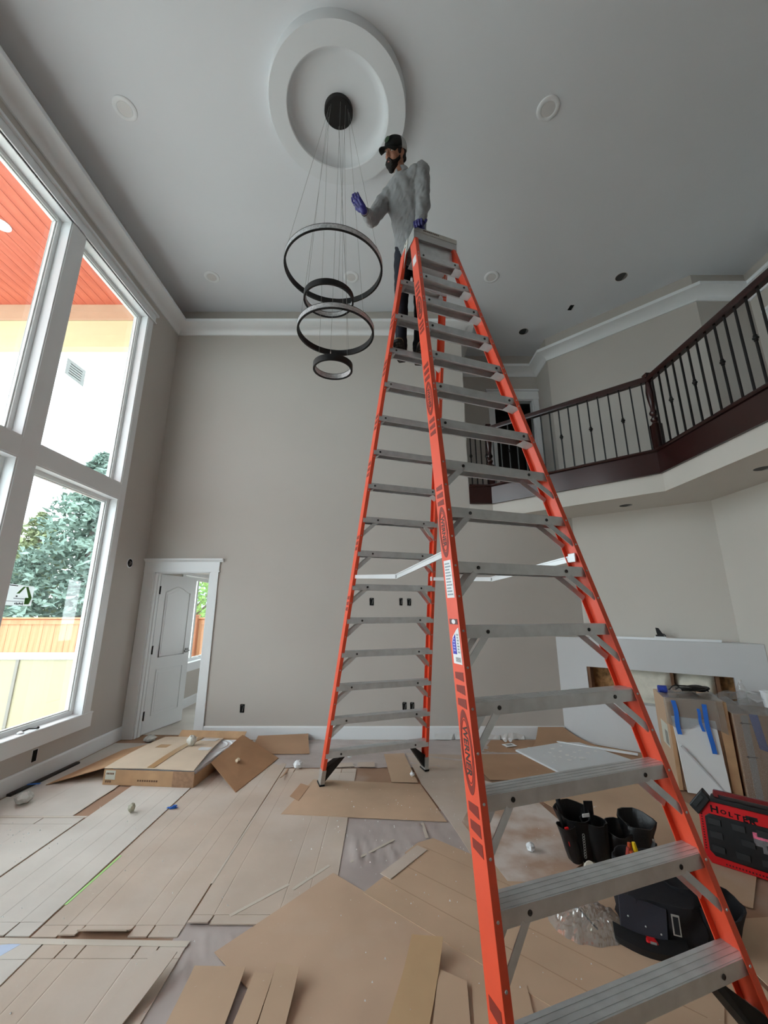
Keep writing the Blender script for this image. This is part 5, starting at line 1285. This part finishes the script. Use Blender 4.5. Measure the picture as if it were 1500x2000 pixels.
# torso as a stack of flattened sections
c1 = hip + V(0, 0, .01); c2 = hip.lerp(neck, .33) + V(.005, .0, .0); c3 = hip.lerp(neck, .66); c4 = shL.lerp(shR, .5) - up * .03
P.limb(c1 - up * .02, c2, .150, .142, 'shirt', (lat, 1.08, .80)); P.limb(c2, c3, .142, .158, 'shirt', (lat, 1.1, .80)); P.limb(c3, c4, .158, .135, 'shirt', (lat, 1.15, .80))
P.limb(shR + lat * .05, shL - lat * .05, .082, .082, 'shirt'); P.limb(neck - up * .10, shL, .070, .066, 'shirt'); P.limb(neck - up * .10, shR, .070, .066, 'shirt')
# loose hem below the belt on the left of the picture
P.limb(hip - up * .02, hip - up * .085 - lat * .02, .148, .142, 'shirt', (lat, 1.08, .84))
# sleeves
P.limb(shL, elL, .072, .060, 'shirt'); P.limb(elL, wrL + V(0, 0, .03), .060, .044, 'shirt')
P.limb(shR, elR, .074, .060, 'shirt'); P.limb(elR, elR.lerp(wrR, .72), .060, .042, 'shirt')
P.limb(elR.lerp(wrR, .6), wrR, .028, .026, 'skin')
# mock collar
hd = V(.104, 2.735, 5.582)
Uh = V(0, -.64, .77).normalized(); Fh = V(-.70, -.55, -.457); Fh = (Fh - Uh * Fh.dot(Uh)).normalized(); Lh = Uh.cross(Fh).normalized()
def HP(f, l, u): return hd + Fh * f + Lh * l + Uh * u
P.limb(neck - up * .10, neck - up * .005, .072, .066, 'shirt')
P.limb(neck - up * .05, HP(-.03, 0, -.06), .056, .056, 'skin')
# trousers
P.limb(hip - up * .03, hip - V(0, -.02, .10), .135, .125, 'jean', (lat, 1.05, .8))
for h_, k_, a_ in ((hipL, knL, anL), (hipR, knR, anR)):
    P.limb(h_, k_, .092, .066, 'jean'); P.limb(k_, a_ + V(0, 0, .02), .066, .052, 'jean'); P.limb(a_ + V(0, 0, .05), a_ + V(0, 0, .0), .062, .060, 'jean')
# head
P.ell(HP(-.004, 0, .022), (Fh, Lh, Uh), (.098, .077, .108), 'skin'); P.ell(HP(.030, 0, -.058), (Fh, Lh, Uh), (.060, .056, .066), 'skin')
P.ell(HP(.048, .034, -.022), (Fh, Lh, Uh), (.036, .030, .030), 'skin'); P.ell(HP(.048, -.034, -.022), (Fh, Lh, Uh), (.036, .030, .030), 'skin')
P.limb(HP(.088, 0, .018), HP(.108, 0, -.022), .010, .0145, 'skin'); P.limb(HP(.094, .010, -.026), HP(.094, -.010, -.026), .010, .010, 'skin')
P.limb(HP(.078, .030, .036), HP(.078, -.030, .036), .014, .014, 'skin')
for sg in (1, -1):
    P.limb(HP(-.008, .080 * sg, .012), HP(.0, .077 * sg, -.026), .019, .013, 'skin', (Fh, 1.0, .6))
    P.limb(HP(-.012, .086 * sg, .018), HP(-.016, .085 * sg, .0), .010, .010, 'skin')
P.limb(HP(.082, .012, -.066), HP(.082, -.012, -.066), .010, .010, 'lip')
P.mb.v = [WM @ p for p in P.mb.v]; P.segs = [(WM @ a, WM @ b, r0, r1, tg) for a, b, r0, r1, tg in P.segs]
def folds(p, tg):
    if tg == 'shirt':
        w = p - OFF
        return .010 * noise.noise(Vector((w.x * 20 + w.z * 8, w.y * 20, w.z * 7))) + .009 * abs(noise.noise(Vector((w.x * 30 - w.z * 14, w.y * 9, w.z * 20))))
    if tg == 'jean':
        return .005 * noise.noise(Vector((p.x * 14, p.y * 14, p.z * 22)))
    return 0
body = P.remesh(.0075, 'body', [SKIN, SHIRT, JEAN, pm('lip_skin', (150, 92, 84), .5)], ['skin', 'shirt', 'jean', 'lip'], man, 3, folds)

def loc(mb): mb.v = [WM @ p for p in mb.v]; return mb
HM = frame(hd, Fh, Lh, Uh)
# eyes and brows
for sg in (1, -1):
    m = MB(); m.ball((.083, .031 * sg, .010), (.010, .0135, .0085), HM, nu=12, nv=8); loc(m).build('eye', pm('eye_white', (196, 188, 180), .3), body, smooth=True)
    m = MB(); m.ball((.0915, .030 * sg - .001, .009), (.003, .0055, .0055), HM, nu=10, nv=6); loc(m).build('iris', pm('iris_dark', (30, 22, 18), .3), body, smooth=True)
    m = MB(); m.tube([HM @ V(.094, .012 * sg, .026), HM @ V(.094, .030 * sg, .033), HM @ V(.080, .050 * sg, .028)], [.004, .0055, .003], 6); loc(m).build('eyebrow', HAIR, body, smooth=True)
    m = MB(); m.tube([HM @ V(.090, .018 * sg, .019), HM @ V(.0925, .031 * sg, .0215), HM @ V(.084, .046 * sg, .017)], [.0035, .004, .003], 6); loc(m).build('eyelid', SKIN, body, smooth=True)
# beard with moustache
Bd = Prims()
Bd.ell(HP(.034, 0, -.082), (Fh, Lh, Uh), (.058, .057, .044), 'b')
for sg in (1, -1):
    Bd.limb(HP(.075, .030 * sg, -.080), HP(.016, .061 * sg, -.040), .019, .014, 'b'); Bd.limb(HP(.016, .062 * sg, -.040), HP(.006, .071 * sg, .006), .012, .008, 'b')
    Bd.limb(HP(.093, .006 * sg, -.046), HP(.076, .034 * sg, -.068), .0095, .012, 'b')
Bd.limb(HP(.074, .018, -.096), HP(.074, -.018, -.096), .021, .021, 'b'); Bd.limb(HP(.058, 0, -.105), HP(.054, 0, -.120), .034, .026, 'b')
Bd.mb.v = [WM @ p for p in Bd.mb.v]
Bd.remesh(.006, 'beard', [HAIR], None, man, 2, lambda p, t: .002 * noise.noise(p * 160))
m = MB(); m.limb = None
H2 = Prims(); H2.ell(HP(-.012, 0, .02), (Fh, Lh, Uh), (.098, .081, .085), 'b'); H2.limb(HP(-.075, .03, -.02), HP(-.075, -.03, -.02), .03, .03, 'b')
for sg in (1, -1): H2.limb(HP(.022, .072 * sg, .035), HP(.016, .073 * sg, .0), .013, .010, 'b')
H2.mb.v = [WM @ p for p in H2.mb.v]
H2.remesh(.007, 'hair', [HAIR], None, man, 2)
# trucker cap: black front, white mesh back, curved brim
m = MB(); nu, nv = 40, 10; vs = []; fs = []; mi = []
for i in range(nv + 1):
    ph = R_(93) * i / nv
    for j in range(nu):
        t = 2 * math.pi * j / nu; f = math.cos(t); bul = 1.0 + .05 * max(0, f) * math.sin(ph) ** 2
        vs.append(HM @ V(-.006 + .112 * math.sin(ph) ** .75 * f * bul, .092 * math.sin(ph) ** .75 * math.sin(t), .036 + .098 * math.cos(ph) ** .8 if ph < R_(90) else .030))
for i in range(nv):
    for j in range(nu):
        j2 = (j + 1) % nu; fs.append((i * nu + j, (i + 1) * nu + j, (i + 1) * nu + j2, i * nu + j2)); mi.append(0 if math.cos(2 * math.pi * (j + .5) / nu) > .12 else 1)
m.add(vs, fs); m.mi = mi
CAPB = pm('cap_black', (20, 22, 22), .85, bump=.2, bs=160); CAPW = pm('cap_mesh', (176, 178, 178), .85, var=.2, vs=240, bump=.3, bs=300)
capo = loc(m).build('cap', [CAPB, CAPW], man, smooth=True, angle=60)
sd = capo.modifiers.new('sol', 'SOLIDIFY'); sd.thickness = .003
m = MB(); rows = []
for i in range(7):
    s = i / 6; row = []
    for j in range(13):
        a = R_(-62 + 124 * j / 12); r0 = .106; ext = .078 * s * math.cos(a * .78)
        x = -.006 + (.112) * math.cos(a) * 1.03 + ext * math.cos(a * .35); y = .094 * math.sin(a) + ext * .10 * math.sin(a)
        row.append(HM @ V(x, y, .036 - .020 * s * 1.0 - .022 * (math.sin(a) ** 2) * (.5 + .9 * s)))
    rows.append(row)
vs = [p for r in rows for p in r]; fs = [(i * 13 + j, i * 13 + j + 1, (i + 1) * 13 + j + 1, (i + 1) * 13 + j) for i in range(6) for j in range(12)]
m.add(vs, fs); br = loc(m).build('cap_brim', CAPB, capo, smooth=True, angle=60); sd = br.modifiers.new('sol', 'SOLIDIFY'); sd.thickness = .004
m = MB(); BM = HM @ frame((.108, .0, .082), (0, 1, 0), (-.40, 0, .92), (.92, 0, .40))
m.lathe([(.026, .0), (.026, .005), (.022, .0055), (.022, .004), (0, .004)], 20, BM); m.bar(BM @ V(-.014, -.006, .006), BM @ V(.014, .006, .006), .006, .001, BM.to_3x3() @ V(0, 1, 0)); m.bar(BM @ V(-.01, .008, .006), BM @ V(.01, .012, .006), .004, .001, BM.to_3x3() @ V(0, 1, 0))
loc(m).build('cap_badge', pm('badge_green', (64, 84, 66), .8, var=.2, vs=60), capo)
# zip of the pullover
m = MB(); m.tube([neck + fr * .066 + up * .03 - lat * .01, neck + fr * .085 - up * .04, neck + fr * .11 - up * .12], .004, 6); loc(m).build('zip', pm('zip_grey', (70, 72, 74), .5), man, smooth=True)
# stand collar, open at the throat
ax = (HP(-.03, 0, -.06) - neck).normalized(); fx_ = (fr - ax * fr.dot(ax)).normalized(); ly_ = ax.cross(fx_); cb_ = neck + ax * .03
m = MB(); secs = []
for k in range(25):
    t = R_(16 + 328 * k / 24); ring = []
    for r_, z_ in ((.066, -.02), (.074, -.02), (.072, .030 + .008 * math.cos(t)), (.067, .034 + .008 * math.cos(t)), (.063, .028)):
        ring.append(cb_ + fx_ * (r_ * math.cos(t) * 1.05) + ly_ * (r_ * math.sin(t)) + ax * z_)
    secs.append(ring)
m.loft(secs); loc(m).build('collar', SHIRT, man, smooth=True, angle=50)
# wrist band
m = MB(); ax = (wrR - elR).normalized(); cc_ = elR.lerp(wrR, .80)
m.lathe([(.031, -.011), (.035, -.011), (.035, .011), (.031, .011)], 20, frame(cc_, ax.orthogonal().normalized(), ax.cross(ax.orthogonal().normalized()), ax), closed=True); loc(m).build('wrist_band', BLACK, man, smooth=True, angle=30)
# gloves
GLV = pm('blue_nitrile', (44, 40, 112), .35, var=.15, vs=30, bump=.1, bs=90)
def glove(name, wr, pd, pn, fingers, thumb, cuff):
    """wr wrist, pd palm direction, pn palm normal; fingers: list of chains given in (along, across, normal) steps"""
    pd = pd.normalized(); pn = (pn - pd * pn.dot(pd)).normalized(); ac = pd.cross(pn)
    G = Prims(); W = lambda a, b, c: wr + pd * a + ac * b + pn * c
    G.limb(wr - pd * cuff, wr + pd * .012, .031, .029, 'g'); G.limb(W(.01, -.016, 0), W(.075, -.026, 0), .021, .017, 'g'); G.limb(W(.01, .016, 0), W(.075, .026, 0), .021, .017, 'g'); G.limb(W(.02, 0, 0), W(.08, 0, .0), .021, .018, 'g')
    for ch in fingers:
        for (a, b) in zip(ch[:-1], ch[1:]): G.limb(W(*a), W(*b), .0092, .0080, 'g', n=12)
    for (a, b) in zip(thumb[:-1], thumb[1:]): G.limb(W(*a), W(*b), .0125, .0105, 'g', n=12)
    G.mb.v = [WM @ p for p in G.mb.v]
    return G.remesh(.004, name, [GLV], None, man, 2)
# raised hand pinching a cable: fingers curve towards the thumb
fing = []
for b, ln, cu in ((-.036, .066, .030), (-.012, .078, .034), (.012, .072, .040), (.035, .056, .042)):
    fing.append([(.075, b, 0), (.075 + ln * .55, b * 1.0, -cu * .35), (.075 + ln * .9, b * .85, -cu * .95), (.075 + ln * .95, b * .7, -cu * 1.35)])
th = [(.018, -.034, -.006), (.055, -.050, -.024), (.092, -.036, -.040), (.112, -.020, -.044)]
glove('glove', wrR, V(-.085, -.055, .085), V(-.3, -.5, -.7), fing, th, .01)
# hand resting over the front left corner of the ladder cap
fing = []
for b, ln in ((-.032, .060), (-.011, .070), (.011, .066), (.031, .052)):
    fing.append([(.07, b, 0), (.07 + ln * .45, b * 1.05, -.004), (.07 + ln * .62, b * 1.05, -.030), (.07 + ln * .55, b * 1.0, -.055)])
th = [(.015, -.034, 0), (.045, -.058, -.006), (.075, -.068, -.016), (.095, -.066, -.03)]
wl = V(.318, 2.765, 4.80)
glove('glove', wl, V(-.035, -.09, -.035), V(-.20, -.35, .9), fing, th, .035)
# boots
BOOT = pm('tan_boot', (120, 100, 80), .7, var=.2, vs=20, bump=.1, bs=60); SOLE = pm('black_sole', (34, 32, 32), .8)
for an, yaw in ((anL, R_(4)), (anR, R_(-10))):
    z0 = 3.838 + .002
    bo = None; m = MB(); secs = []
    D = rotz(yaw)
    def bp_(x, y, z): return V(an.x, an.y, z0) + (D @ V(x, y, z))
    for y, w, h0, h1 in ((.075, .030, .022, .085), (.06, .038, .022, .12), (.02, .042, .022, .13), (-.04, .040, .022, .118), (-.09, .043, .022, .092), (-.14, .049, .022, .075), (-.18, .047, .024, .066), (-.21, .038, .028, .056), (-.225, .022, .034, .046)):
        secs.append([bp_(w * math.cos(t) * (1 if math.sin(t) < 0 else .92), y, (h0 + h1) / 2 + (h1 - h0) / 2 * math.sin(t)) for t in [2 * math.pi * j / 18 for j in range(18)]])
    m.loft(secs); bo = loc(m).build('boot', BOOT, man, smooth=True, angle=60)
    m = MB(); m.tube([bp_(0, .03, .10), bp_(0, .035, .16)], [.054, .058], 18); loc(m).build('boot_shaft', BOOT, bo, smooth=True)
    m = MB(); out = [(.03, .085), (.043, .05), (.040, -.03), (.048, -.12), (.049, -.17), (.036, -.222), (0, -.238)]
    pts = out + [(-x, y) for x, y in out[::-1][1:]]
    m.prism(pts, .0, .028, M=T(an.x, an.y, z0) @ D); so = loc(m).build('sole', SOLE, bo, bevel=.004)
    m = MB()
    for i in range(8):
        for sx in (-1, 1):
            yy = -.215 + i * .038; ww = .030 if i else .016
            m.bar(V(an.x, an.y, z0) + D @ V(sx * .006, yy, -.003), V(an.x, an.y, z0) + D @ V(sx * ww, yy + .014, -.003), .012, .008, D @ V(0, 1, 0))
    loc(m).build('sole_tread', pm('tread_rubber', (70, 64, 60), .8), so)['kind'] = 'stuff'
